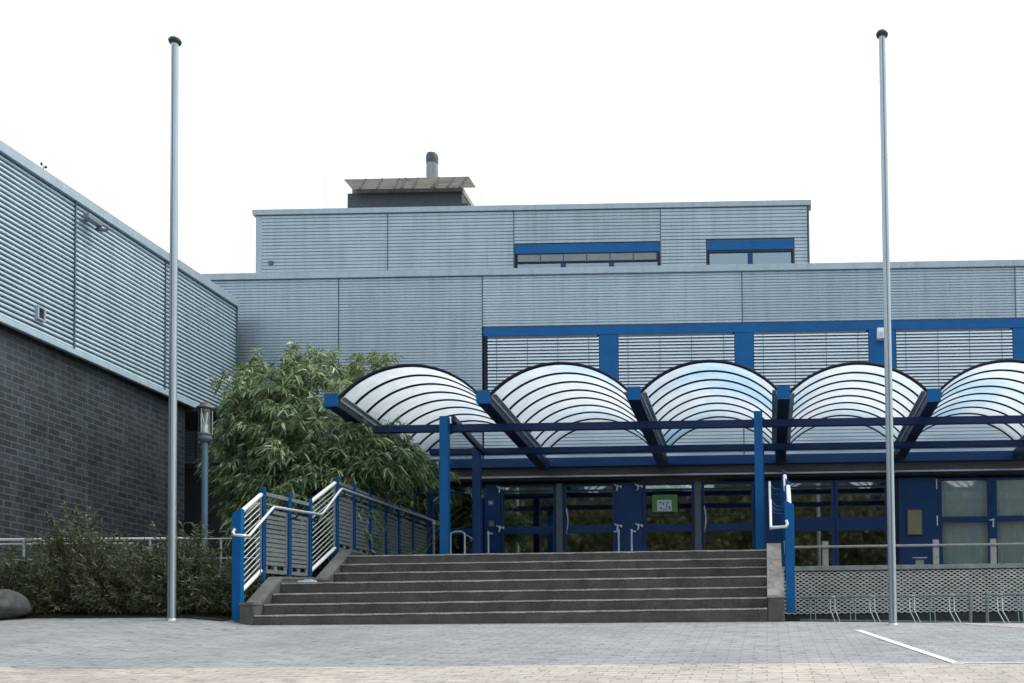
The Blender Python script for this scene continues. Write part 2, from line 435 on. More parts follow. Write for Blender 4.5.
fl = onL(16.45, .05)
fld = thing('floodlight', (fl.x, fl.y, 7.45), 'small grey wall floodlight on the ribbed sheeting just under the coping', 'floodlight')
mb = MB(); mb.beam((fl.x-.04, fl.y-.02, 7.5), (fl.x+.10, fl.y-.02, 7.5), .04, .04); build(mb, 'bracket', M_SEAM, fld)
mb = MB(); mb.beam((fl.x+.06, fl.y-.13, 7.53), (fl.x+.13, fl.y+.13, 7.48), .12, .10); build(mb, 'housing', mat('lamp housing', (.16, .22, .25), .5), fld, .02)
mb = MB(); mb.beam((fl.x+.10, fl.y+.08, 7.40), (fl.x+.17, fl.y+.22, 7.43), .10, .03); build(mb, 'visor', M_CAPD, fld)
q = onL(15.55, .0)
vane = thing('wind_sensor', (q.x, q.y, ZT+.16), 'tiny wind sensor on top of the side hall coping', 'sensor')
mb = MB(); mb.tube([(q.x, q.y, ZT+.16), (q.x, q.y, ZT+.24)], .006, 6); build(mb, 'rod', M_CAPD, vane)
mb = MB()
for s in (-1, 1):
    mb.lathe(q.x, q.y+.05*s, [(.001, ZT+.25), (.018, ZT+.265), (.018, ZT+.285), (.001, ZT+.30)], 8)
mb.beam((q.x, q.y-.05, ZT+.25), (q.x, q.y+.05, ZT+.25), .008, .008)
build(mb, 'cup', M_CAPD, vane)

# ------------------------------------------------------------------ main building
YF = 21.3
main = thing('school_building', (0, 24, 2), 'flat-roofed main building with ribbed blue-grey cladding, blue window band and glazed entrance', 'building')
mb = MB(); mb.box(-15, 9, YF+.16, 40, 4.47, 8.36); build(mb, 'core_wall', M_SEAM, main)
XS = [-15, -11.7, -8.76, -5.79]
for x0, x1 in zip(XS, XS[1:]):
    mb = MB(); clad(mb, (x0+.012, YF), (x1-.012, YF), 4.6, 8.39, .060, .020, .42); build(mb, 'cladding_panel', M_CLAD, main)
XS2 = [-5.79, -.444, 5.15, 9]
for x0, x1 in zip(XS2, XS2[1:]):
    mb = MB(); clad(mb, (x0+.012, YF), (x1-.012, YF), 7.335, 8.39, .060, .020, .42); build(mb, 'cladding_panel', M_CLAD, main)
for x, z0 in ((-11.7, 4.6), (-8.76, 4.6), (-5.79, 7.335), (-.444, 7.335), (5.15, 7.335)):
    mb = MB(); mb.box(x-.014, x+.014, YF-.021, YF-.0005, z0, 8.39); build(mb, 'cladding_seam', M_SEAM, main)
mb = MB(); mb.box(-15, -5.8, YF+.001, YF+.155, 4.5, 8.38); build(mb, 'cladding_backing', M_SEAM, main)
mb = MB(); mb.box(-5.8, 9, YF+.001, YF+.155, 7.33, 8.38); build(mb, 'cladding_backing', M_SEAM, main)
mb = MB(); mb.box(-15.02, 9.02, YF-.07, YF+.3, 8.395, 8.53); build(mb, 'roof_coping', M_COPE, main, .006)
mb = MB(); mb.box(-15, 9, YF+.3, 40, 8.37, 8.44); build(mb, 'roof', mat('roof gravel', (.2, .2, .19), .9), main)
# blue band and pilasters
mb = MB(); mb.box(-5.775, 9, YF-.012, YF+.15, 7.14, 7.325); build(mb, 'lintel_band', M_BLUE, main, .004)
wins = [(-5.70, -3.385), (-3.005, -.605), (-.225, 2.14), (2.69, 5.085), (5.55, 7.9)]
pils = [(-5.775, -5.70)] + [(a[1], b[0]) for a, b in zip(wins, wins[1:])] + [(7.9, 9)]
for x0, x1 in pils:
    mb = MB(); mb.box(x0, x1, YF-.004 if x1-x0 > .1 else YF+.01, YF+.15, 5.80, 7.139)
    build(mb, 'pilaster', M_BLUE if x1-x0 > .1 else M_NAVY, main, .004)
for (x0, x1) in wins:
    mb = MB()
    mb.box(x0+.001, x0+.05, YF+.03, YF+.12, 5.80, 7.139); mb.box(x1-.05, x1-.001, YF+.03, YF+.12, 5.80, 7.139)
    mb.box(x0+.05, x1-.05, YF+.03, YF+.12, 5.80, 5.86); mb.box((x0+x1)/2-.03, (x0+x1)/2+.03, YF+.06, YF+.12, 5.86, 7.139)
    w = build(mb, 'window', M_NAVY, main)
    mb = MB(); mb.box(x0+.05, x1-.05, YF+.10, YF+.11, 5.86, 7.139); build(mb, 'pane', M_GLASSU, w)
    mb = MB(); z = 7.085
    while z > 5.82:   # slats, tilted
        y = YF+.02+random.uniform(-.001, .001); zz = z+random.uniform(-.0015, .0015)
        xa, xb = x0+.012, x1-.012
        prof = [(y-.030, zz-.033), (y-.024, zz-.012), (y-.008, zz+.013), (y+.012, zz+.0285)]   # slightly curved slat, tilted
        vs = [(x, a_, b_) for x in (xa, xb) for a_, b_ in prof]
        mb.add(vs, [(i, 4+i, 5+i, 1+i) for i in range(3)], True)
        z -= .0675
    build(mb, 'blind', M_BLIND, w)
    mb = MB()
    for k in (.085, .36, .63, .905): xx = x0+(x1-x0)*k; mb.box(xx-.004, xx+.004, YF-.014, YF-.010, 5.82, 7.13)
    mb.box(x0+.01, x1-.05, YF-.005, YF+.05, 7.10, 7.138)
    build(mb, 'blind_cord', M_SEAM, w)
for x0, x1 in ((-5.775, -.444), (-.444, 5.15), (5.15, 9)):
    mb = MB(); clad(mb, (x0+.012, YF), (x1-.012, YF), 4.59, 5.79, .070, .024, .40); build(mb, 'apron_panel', M_APRON, main)
mb = MB(); mb.box(-5.775, 9, YF+.001, YF+.155, 4.59, 5.79); build(mb, 'apron_backing', M_SEAM, main)
mb = MB(); mb.box(-8.2, 9, YF-.13, YF+.15, 4.40, 4.585); build(mb, 'sill_beam', M_BLUE_D, main, .005)
mb = MB(); mb.box(-8.2, 9, YF+.0, YF+.155, 4.24, 4.398); build(mb, 'fascia', M_FASC, main)
mb = MB(); mb.box(-8.2, 9, YF-.02, YF+.03, 4.205, 4.238); build(mb, 'drip_edge', M_STEEL, main)
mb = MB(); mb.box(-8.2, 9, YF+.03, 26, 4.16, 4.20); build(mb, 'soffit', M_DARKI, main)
# left ground floor solid wall
mb = MB(); mb.box(-15, -8.2, YF+.02, YF+.4, .8, 4.49); build(mb, 'lower_wall', M_DKBRK, main)
# interior
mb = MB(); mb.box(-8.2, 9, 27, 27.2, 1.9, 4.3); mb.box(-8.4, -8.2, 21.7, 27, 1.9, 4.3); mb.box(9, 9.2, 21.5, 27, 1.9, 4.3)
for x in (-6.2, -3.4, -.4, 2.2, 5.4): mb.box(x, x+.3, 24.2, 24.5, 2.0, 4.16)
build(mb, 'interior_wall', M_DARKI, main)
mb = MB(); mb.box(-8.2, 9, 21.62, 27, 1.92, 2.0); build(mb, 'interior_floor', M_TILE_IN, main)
YD = 21.55; FZ = 2.0; TZ = 4.16
def frame_box(name, x0, x1, z0, z1, y0=YD-.04, y1=YD+.05, m=M_BLUE_D, par=main): 
    mb = MB(); mb.box(x0, x1, y0, y1, z0, z1); return build(mb, name, m, par, .004)
def hinge(x, z, par):
    mb = MB()
    mb.tube([(x, YD-.075, z-.05), (x, YD-.075, z+.05)], .012, 8)
    for an in (0.3, 2.4, 4.5):
        mb.tube([(x, YD-.08, z), (x+.085*math.cos(an), YD-.08, z+.085*math.sin(an))], .012, 6)
    mb.lathe(x+.075, YD-.085, [(.001, z-.03), (.018, z-.02), (.018, z+.02), (.001, z+.03)], 8)
    return build(mb, 'hinge', M_WHITE, par)
def glazed(kind, x0, x1, bars, m_frame=M_BLUE_D, st=.06, handle=None, hinges=None):
    """a glazed bay or door leaf: outer stiles, cross bars and panes"""
    mb = MB()
    mb.box(x0, x0+st, YD-.035, YD+.045, FZ+.01, TZ-.05); mb.box(x1-st, x1, YD-.035, YD+.045, FZ+.01, TZ-.05)
    mb.box(x0+st, x1-st, YD-.03, YD+.04, FZ+.01, FZ+.12); mb.box(x0+st, x1-st, YD-.03, YD+.04, TZ-.10, TZ-.05)
    zs = [FZ+.12]
    for (z0, z1) in bars:
        mb.box(x0+st, x1-st, YD-.032, YD+.042, z0, z1); zs += [z0, z1]
    zs.append(TZ-.10)
    d = build(mb, kind, m_frame, main, .004)
    for i in range(0, len(zs), 2):
        mb = MB(); mb.box(x0+st, x1-st, YD, YD+.012, zs[i], zs[i+1]); build(mb, 'pane', M_GLASSR if x0 > 3 else M_GLASS, d)
    if handle is not None:
        mb = MB(); hx = handle
        pts = [(hx, YD-.03, 3.06), (hx, YD-.09, 3.09)] + [(hx+.03*math.sin(PI*t/8), YD-.10, 3.10+.46*t/8) for t in range(9)] + [(hx, YD-.09, 3.57), (hx, YD-.03, 3.60)]
        mb.tube(pts, .013, 8); build(mb, 'handle', M_GALV, d)
    for hx in (hinges or []):
        for z in (4.02, 3.205): hinge(hx, z, d)
    return d
thinb = (3.955, 3.985)
glazed('window_bay', -8.15, -6.95, [(3.08, 3.22), thinb]); glazed('window_bay', -6.94, -5.86, [(3.08, 3.22), thinb])
frame_box('blue_panel', -5.83, -5.50, FZ, TZ-.03)
dA = glazed('door', -5.49, -4.34, [(3.09, 3.24), thinb], hinges=[-5.50])
frame_box('mullion', -4.335, -4.205, FZ, TZ-.04, YD-.08, YD+.05, M_MULL)
glazed('door', -4.20, -3.115, [(3.09, 3.24), thinb], handle=-4.12, hinges=[-3.07])
frame_box('blue_panel', -3.11, -2.56, FZ, TZ-.03)
glazed('door', -2.555, -1.485, [(3.09, 3.24), thinb], hinges=[-2.64])
frame_box('mullion', -1.48, -1.35, FZ, TZ-.04, YD-.08, YD+.05, M_MULL)
glazed('door', -1.345, -.25, [(3.09, 3.24), thinb], handle=-1.28)
frame_box('blue_panel', -.24, .42, FZ, TZ-.03)
glazed('window_bay', .43, 1.40, [(3.06, 3.34), thinb]); glazed('window_bay', 1.41, 2.50, [(3.06, 3.34), thinb])
frame_box('dark_panel', 2.51, 2.70, FZ, TZ-.03, m=M_NAVY)
frame_box('blue_panel', 2.71, 3.53, FZ, TZ-.03)
dR = glazed('door', 3.535, 4.62, [(3.20, 3.31)], st=.07)
glazed('door', 4.625, 5.75, [(3.20, 3.31)], st=.11); glazed('window_bay', 5.76, 7.2, [(3.20, 3.31)], st=.11); glazed('window_bay', 7.21, 8.9, [(3.20, 3.31)], st=.11)
mb = MB()
for z in (3.98, 3.23): mb.tube([(3.50, YD-.055, z-.10), (3.50, YD-.055, z+.10)], .014, 8)
build(mb, 'hinge', M_WHITE, dR)
mb = MB(); mb.tube([(4.66, YD-.035, 3.22), (4.66, YD-.09, 3.22), (4.56, YD-.09, 3.22)], .012, 8); mb.box(4.635, 4.665, YD-.045, YD-.035, 3.08, 3.26); build(mb, 'handle', M_WHITE, dR)
# pale curtains right behind the right-hand panes
for i, (x0, x1) in enumerate(((3.60, 4.58), (4.72, 5.68), (5.84, 7.1), (7.3, 8.8))):
    mb = MB(); n = 60; vs = []
    for k in range(n+1):
        x = x0+(x1-x0)*k/n; y = YD+.12+.012*math.sin(k*1.9)+.006*math.sin(k*.7+i)
        vs += [(x, y, 2.05), (x, y, 4.1)]
    mb.add(vs, [(2*k, 2*k+2, 2*k+3, 2*k+1) for k in range(n)], True)
    build(mb, 'curtain', M_CURT, main)
# lit tube just inside
tb = thing('ceiling_tube_light', (-1.8, 22.0, 4.09), 'lit white fluorescent tube seen through the right entrance doors', 'lamp')
mb = MB(); mb.tube([(-2.62, 22.0, 4.10), (-1.10, 22.0, 4.10)], .03, 10); build(mb, 'tube', M_TUBE, tb)
mb = MB(); mb.box(-2.68, -1.04, 21.96, 22.04, 4.13, 4.158); build(mb, 'fitting', M_STEEL, tb)
# ---- setback upper storey
YU = 28.0
mb = MB(); mb.box(-13.60, 1.25, YU+.02, 38, 8.44, 12.8); build(mb, 'upper_wall', M_SEAM, main)
XU = [(-13.61, -10.18, 8.45, 12.80), (-10.18, -6.75, 8.45, 12.80), (-6.75, -2.77, 11.90, 12.80), (-2.77, 1.21, 11.935, 12.80),
      (-2.77, -1.53, 8.45, 11.935), (.84, 1.21, 8.45, 11.935), (-6.75, -2.77, 8.45, 9.0)]
for x0, x1, z0, z1 in XU:
    mb = MB(); clad(mb, (x0+.012, YU), (x1-.012, YU), z0, z1, .092, .026, .40); build(mb, 'cladding_panel', M_CLAD_U, main)
for x0, x1 in ((-10.196, -10.164), (-6.766, -6.734), (-2.786, -2.754), (1.22, 1.26)):
    mb = MB(); mb.box(x0, x1, YU-.028, YU+.015, 8.45, 12.80); build(mb, 'cladding_seam', M_SEAM, main)
mb = MB(); mb.box(-13.78, -13.60, YU-.02, YU+.1, 8.45, 12.80); build(mb, 'corner_trim', M_COPE, main)
mb = MB(); mb.box(-13.85, 1.32, YU-.08, YU+.3, 12.81, 12.955); build(mb, 'upper_coping', M_COPE, main, .006)
mb = MB(); mb.box(-13.8, 1.27, YU+.3, 38, 12.8, 12.88); build(mb, 'upper_roof', mat('roof gravel', (.2, .2, .19), .9), main)
for (x0, x1, nm, strip_) in ((-6.72, -2.80, 3, True), (-1.51, .81, 2, False)):
    mb = MB(); mb.box(x0, x1, YU-.015, YU+.019, 11.64, 11.89); w = build(mb, 'blind_box', M_BLUE, main)
    mb = MB(); mb.box(x0, x0+.06, YU-.012, YU+.018, 8.6, 11.64); mb.box(x1-.06, x1, YU-.012, YU+.018, 8.6, 11.64)
    mb.box(x0+.06, x1-.06, YU-.012, YU+.018, 11.36 if strip_ else 11.56, 11.40 if strip_ else 11.60)
    w = build(mb, 'window', M_NAVY, main)
    for k in range(1, nm):
        xx = x0+(x1-x0)*k/nm; mb = MB(); mb.box(xx-.07, xx+.07, YU-.014, YU+.017, 8.6, 11.355 if strip_ else 11.555); build(mb, 'mullion', M_BLUE_D, w)
    mb = MB(); mb.box(x0+.06, x1-.06, YU+.004, YU+.012, 8.6, 11.36 if strip_ else 11.56); build(mb, 'pane', M_GLASSU, w)
    if strip_:
        mb = MB()
        for k in range(6):
            a_ = x0+.07+(x1-x0-.14)*k/6; b_ = x0+.07+(x1-x0-.14)*(k+1)/6-.03; mb.box(a_, b_, YU-.005, YU+.015, 11.42, 11.60)
        build(mb, 'louvre', M_RGREY, w)
mb = MB(); mb.box(-13.42, -13.30, YU-.06, YU, 11.45, 11.55); build(mb, 'socket_box', M_SEAM, main)

# roof plant house
ph = thing('plant_house', (-11.3, 34, 12.9), 'dark boxy rooftop plant housing under a weathered upturned slab roof', 'roof structure')
mb = MB(); mb.box(-13.30, -9.62, 33, 36, 12.9, 15.78); build(mb, 'dark_wall', M_DKBRK, ph)
mb = MB(); mb.box(-13.16, -9.60, 33.02, 35.9, 15.78, 15.945); build(mb, 'ledge', mat('pale ledge', (.33, .33, .31), .8, 0, .3, 4), ph)
mb = MB(); mb.box(-9.62, -9.43, 33.05, 35.0, 12.9, 15.42); build(mb, 'side_wall', M_RUSTC, ph)
mb = MB()

vs = [(-13.03, 32.7, 15.77), (-9.11, 32.7, 15.75), (-9.56, 33.5, 16.50), (-13.62, 33.5, 16.48)]
n_ = Vector((0, .55, -.55))*.12
vs2 = [tuple(Vector(v)+Vector((0, .10, .06))) for v in vs]
mb.add(vs+vs2, [(0, 1, 2, 3), (7, 6, 5, 4), (0, 4, 5, 1), (1, 5, 6, 2), (2, 6, 7, 3), (3, 7, 4, 0)])
build(mb, 'slab_roof', M_RUSTC, ph)
for x in (-12.9, -12.35, -11.8, -11.2, -10.5, -10.0, -9.6):
    mb = MB(); mb.beam((x+.12 if x < -11 else x, 32.69, 15.785), (x, 33.48, 16.49), .04, .02); build(mb, 'slab_joint', M_DKBRK, ph)
mb = MB(); mb.beam((-11.45, 32.69, 15.78), (-11.6, 33.48, 16.49), .06, .025); build(mb, 'slab_joint', M_DKBRK, ph)
mb = MB(); mb.beam((-10.4, 32.69, 15.78), (-10.5, 33.48, 16.49), .06, .025)
build(mb, 'slab_joint', M_DKBRK, ph)
chx, chy = -10.86, 33.9
ch = thing('chimney_pipe', (chx, chy, 15.6), 'round grey metal chimney pipe rising behind the slab roof', 'chimney')
mb = MB(); mb.lathe(chx, chy, [(.19, 15.6), (.19, 17.0), (.185, 17.2)], 20); build(mb, 'flue', mat('sooty flue', (.22, .26, .27), .5, .4, .3, 2, (4, 4, .6)), ch)
mb = MB(); mb.lathe(chx, chy, [(.195, 17.15), (.20, 17.38), (.17, 17.48), (.02, 17.50)], 20); build(mb, 'cowl', mat('cowl', (.06, .075, .08), .6), ch)
for x, zt, wd in ((-14.0, 16.3, 'left'), (-9.0, 17.4, 'right')):
    r = thing('lightning_rod', (x, 33, 12.9), 'hair-thin lightning rod on the upper roof, %s of the plant housing' % wd, 'lightning rod', 'lightning rods')
    mb = MB(); mb.tube([(x, 33, 12.9), (x, 33, zt)], .006, 6); build(mb, 'rod', M_GUARD, r)
    mb = MB(); mb.lathe(x, 33, [(.03, 12.9), (.03, 12.98), (.01, 13.0)], 8); build(mb, 'base', M_GUARD, r)

# things on the facade
def wall_box(name, x0, x1, z0, z1, y, d, m, label, cat):
    mb = MB(); mb.box(x0, x1, y-d, y, z0, z1); return tag(build(mb, name, m, None, .006), label, cat)
t = thing('wall_lamp', (2.36, YF-.01, 7.0), 'small white box lamp on the blue pilaster, half behind the right flagpole', 'lamp')
mb = MB(); mb.box(2.30, 2.44, YF-.16, YF-.005, 6.92, 7.14); build(mb, 'housing', M_WHITE, t, .012)
mb = MB(); mb.box(2.32, 2.42, YF-.165, YF-.15, 6.95, 7.05); build(mb, 'lens', M_GLASSC, t)
t = thing('notice_board', (3.05, YD-.06, 2.95), 'small olive notice board on the dark blue entrance panel', 'notice board')
mb = MB(); mb.box(2.87, 3.20, YD-.08, YD-.045, 2.93, 3.47); build(mb, 'frame', M_FASC, t, .005)
mb = MB(); mb.box(2.895, 3.175, YD-.086, YD-.079, 2.955, 3.445); build(mb, 'panel', M_OLIVE, t)
t = thing('poster', (-2.1, YD-.04, 3.5), 'green poster with a white sheet stuck on the entrance door glass', 'poster')
mb = MB(); mb.box(-2.36, -1.84, YD-.006, YD-.001, 3.50, 3.86); build(mb, 'green_card', M_GREENP, t)
mb = MB(); mb.box(-2.26, -1.96, YD-.010, YD-.0065, 3.52, 3.75); sh_ = build(mb, 'white_sheet', M_PAPER, t)
mb = MB()
for (x, z, w_, h_) in ((-2.22, 3.68, .05, .03), (-2.15, 3.64, .03, .06), (-2.08, 3.68, .07, .02), (-2.07, 3.58, .02, .09), (-2.2, 3.56, .04, .04), (-2.02, 3.55, .03, .07), (-2.14, 3.55, .06, .02)):
    mb.box(x, x+w_, YD-.0125, YD-.0105, z, z+h_)
build(mb, 'drawing', M_INK, sh_)
t = thing('door_sign', (-5.68, YD-.05, 3.66), 'small light blue sign plate high on the blue panel beside the left doors', 'sign')
mb = MB(); mb.box(-5.75, -5.63, YD-.055, YD-.043, 3.68, 3.79); build(mb, 'plate', mat('sign blue', (.10, .22, .36), .5), t, .003)
mb = MB(); mb.box(-5.72, -5.66, YD-.058, YD-.056, 3.72, 3.75); build(mb, 'pictogram', M_PAPER, t)
t = thing('intercom', (-5.68, YD-.05, 3.2), 'small round grey bell push on the blue panel beside the left doors', 'intercom')
mb = MB(); mb.box(-5.74, -5.63, YD-.06, YD-.043, 3.24, 3.36); build(mb, 'plate', mat('plate', (.13, .17, .22), .4, .4), t, .01)
mb = MB(); mb.box(-5.705, -5.665, YD-.066, YD-.058, 3.28, 3.32); build(mb, 'button', M_STEEL, t, .008)

# ------------------------------------------------------------------ canopy
can = thing('entrance_canopy', (0, 19, 2), 'blue steel entrance canopy with a row of milky barrel vaults on posts', 'canopy')
BX = [-6.95, -4.51, -2.09, .295, 2.69, 5.10, 7.5]
BF = [4.58, 4.59, 4.61, 4.58, 4.50, 4.54, 4.54]; BB = [4.43, 4.43, 4.43, 4.45, 4.50, 4.48, 4.48]
for x, zf, zb in zip(BX, BF, BB):
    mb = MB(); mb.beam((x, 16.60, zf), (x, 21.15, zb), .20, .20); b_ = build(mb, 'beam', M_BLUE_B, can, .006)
    mb = MB(); mb.beam((x, 16.585, zf), (x, 16.602, zf), .212, .212); build(mb, 'end_cap', M_BLUE, b_)
for i in range(6):
    x0 = BX[i]+.10; x1 = BX[i+1]-.10; cx = (x0+x1)/2; hw = (x1-x0)/2+.01
    zf = (BF[i]+BF[i+1])/2; zb = (BB[i]+BB[i+1])/2
    apex = [5.155, 5.150, 5.145, 5.07, 5.07, 5.1][i]
    Y0, Y1 = 16.72, 20.75
    zs0 = zf+.06; zs1 = zb+.12
    def arc(y, off=0, n=28):
        t = (y-Y0)/(Y1-Y0); zb_ = zs0+(zs1-zs0)*t
        rise = (apex + (5.14-apex)*t) - zb_; R = (hw*hw+rise*rise)/(2*rise); a0 = math.asin(hw/R)
        return [(cx+(R+off)*math.sin(a0*(2*k/n-1)), y, zb_+rise-R+(R+off)*math.cos(a0*(2*k/n-1))) for k in range(n+1)]
    ny = 24; n = 28; mb = MB(); vs = []
    for off in (0, .016):
        for j in range(ny+1): vs += arc(Y0+(Y1-Y0)*j/ny, off)
    L = (n+1)*(ny+1); fs = []
    for j in range(ny):
        for k in range(n):
            a_ = j*(n+1)+k; fs.append((a_, a_+1, a_+n+2, a_+n+1)); fs.append((L+a_+n+1, L+a_+n+2, L+a_+1, L+a_))
    for k in range(n): fs.append((k, L+k, L+k+1, k+1)); e_ = ny*(n+1)+k; fs.append((e_, e_+1, L+e_+1, L+e_))
    mb.add(vs, fs, True)
    va = build(mb, 'vault', M_VAULT, can)
    for r_ in range(9):
        y = Y0+(Y1-Y0)*r_/8; mb = MB()
        hw_ = .029; a_ = arc(y-hw_, -.018); b2 = arc(y-hw_, .02 if r_ == 0 else -.001); c2 = arc(y+hw_, .02 if r_ == 0 else -.001); d2 = arc(y+hw_, -.018)
        vs = a_+b2+c2+d2; m_ = n+1; fs = []
        for k in range(n):
            fs += [(k, k+1, m_+k+1, m_+k), (m_+k, m_+k+1, 2*m_+k+1, 2*m_+k), (2*m_+k, 2*m_+k+1, 3*m_+k+1, 3*m_+k), (3*m_+k, 3*m_+k+1, k+1, k)]
        mb.add(vs, fs, True); build(mb, 'rib', M_NAVY, va)
    for s, xx in ((1, x0-.005), (-1, x1+.005)):   # aluminium eaves rails between vault and beam
        mb = MB(); mb.prism_x([(0, 0), (0, 0), (0, 0)], 0, 0) if False else None
        w1 = xx+.002*s; w2 = xx+.085*s; w3 = xx+.022*s
        vs = [(w, y, z+o) for y, z in ((Y0, zs0), (Y1, zs1)) for w, o in ((w1, -.065), (w3, -.065), (w3, -.008), (w2, -.002), (w2, .012), (w1, .012))]
        mb.add(vs, [tuple(range(6))[::-1], tuple(range(6, 12))]+[(q, (q+1) % 6, 6+(q+1) % 6, 6+q) for q in range(6)])
        build(mb, 'eaves_rail', M_CLAD, va)
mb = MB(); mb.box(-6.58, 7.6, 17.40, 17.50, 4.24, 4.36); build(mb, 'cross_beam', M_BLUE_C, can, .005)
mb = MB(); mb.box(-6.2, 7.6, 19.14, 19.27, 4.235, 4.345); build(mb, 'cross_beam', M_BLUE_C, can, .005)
for x, y, zt, m_ in ((-5.345, 17.30, 4.46, M_BLUE), (-.12, 17.30, 4.46, M_BLUE), (5.1, 17.30, 4.46, M_BLUE), (-5.30, 19.06, 4.33, M_BLUE_D), (-.10, 19.06, 4.33, M_BLUE_D), (5.12, 19.06, 4.33, M_BLUE_D)):  # rear posts take the darker blue as painted shade under the vaults
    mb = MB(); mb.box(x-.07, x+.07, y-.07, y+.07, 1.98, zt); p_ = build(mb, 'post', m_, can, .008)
    mb = MB(); mb.box(x-.12, x+.12, y-.12, y+.12, 2.0, 2.02); build(mb, 'foot_plate', M_GALV, p_)
for x in (-5.23,): 
    mb = MB(); mb.beam((x+.02, 17.33, 4.43), (x+.0, 19.1, 4.30), .07, .10); build(mb, 'side_strut', M_BLUE_B, can)

# ------------------------------------------------------------------ terrace and stairs
terr = thing('entrance_terrace', (0, 18, .9), 'raised concrete terrace in front of the entrance doors', 'terrace')
mb = MB(); mb.box(-6.40, .0, 16.30, 21.5, 1.2, 1.995); build(mb, 'slab', M_TERR, terr)
mb = MB(); mb.box(.0, 9, 18.95, 21.5, .8, 1.992); build(mb, 'slab', M_TERR, terr)
mb = MB(); mb.box(-.01, .21, 16.25, 18.94, .7, 1.99); build(mb, 'side_wall', M_PARL, terr)
mb = MB(); mb.box(-8.2, -6.62, 20.6, 21.5, .9, 1.99); build(mb, 'slab', M_TERR, terr)

st = thing('entrance_stairs', (-3.2, 12.96, .73), 'broad flight of seven dark concrete steps between low parapets', 'stairs')
SY = [12.96, 13.20, 13.44, 13.68, 15.38, 15.61, 15.84, 16.32]
SZ = [.891, 1.046, 1.200, 1.360, 1.667, 1.822, 1.976]
SB = [.4, .4, .6, .6, .9, .9, .9]
for k in range(7):
    y0, y1 = SY[k], SY[k+1]; z = SZ[k]; zb = 1.505 if k == 3 else (1.994 if k == 6 else SZ[k])
    mb = MB(); mb.prism_x([(y0, .3), (y1, .3), (y1, zb), (y0, z)], -6.385, -.005)
    s_ = build(mb, 'step', M_STEP, st)
    mb = MB(); dz = .0
    n = 40; vs = []
    for i in range(n+1):
        x = -6.38+6.37*i/n; wob = random.uniform(-.002, .002); tk = .019+random.uniform(-.003, .004)
        vs += [(x, y0-.006, z+.004+wob), (x, y0-.006, z+.004-tk+wob), (x, y0+.05, z+.004)]
    mb.add(vs, [f for i in range(n) for f in ((3*i+1, 3*i+4, 3*i+3, 3*i), (3*i, 3*i+3, 3*i+5, 3*i+2))], False)
    build(mb, 'nosing', M_NOSE, s_)
PP = [(12.95, 1.055), (13.12, 1.065), (13.72, 1.45), (15.15, 1.575), (16.05, 2.10)]
def parapet(x0, x1, mfront, mtop, yend):
    prof = [(12.95, .45)] + PP + [(yend, 2.11), (yend, .45)]
    mb = MB(); mb.prism_x([(p[0], p[1]-.035 if 0 < i < len(prof)-1 else p[1]) for i, p in enumerate(prof)], x0, x1)
    p_ = build(mb, 'parapet', mfront, st, .01)
    top = PP + [(yend, 2.11)]; mb = MB(); n = len(top)
    vs = [(x, y, z+dz) for dz in (-.034, 0) for x in (x0-.006, x1+.006) for y, z in top]
    vs = [(x, y if i else y-.006, z+dz) for dz in (-.034, 0) for x in (x0-.006, x1+.006) for i, (y, z) in enumerate(top)]
    fs = []
    for i in range(n-1):
        fs += [(i, n+i, n+i+1, i+1), (2*n+i+1, 3*n+i+1, 3*n+i, 2*n+i), (i, i+1, 2*n+i+1, 2*n+i), (n+i+1, n+i, 3*n+i, 3*n+i+1)]
    fs += [(0, 2*n, 3*n, n), (n-1, 2*n-1, 4*n-1, 3*n-1)]
    mb.add(vs, fs); build(mb, 'coping', mtop, p_)
parapet(-6.565, -6.39, M_STEP, M_PARL, 20.5)
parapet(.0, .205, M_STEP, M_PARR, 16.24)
mb = MB(); vs = []
mb.box(-6.18, -5.96, 13.72, 13.78, 1.375, 1.395); mb.box(-6.10, -6.0, 13.72, 13.77, 1.396, 1.406)
tag(build(mb, 'paper_scrap', M_PAPER, None), 'crumpled white paper lying on the stair landing by the left parapet', 'litter')

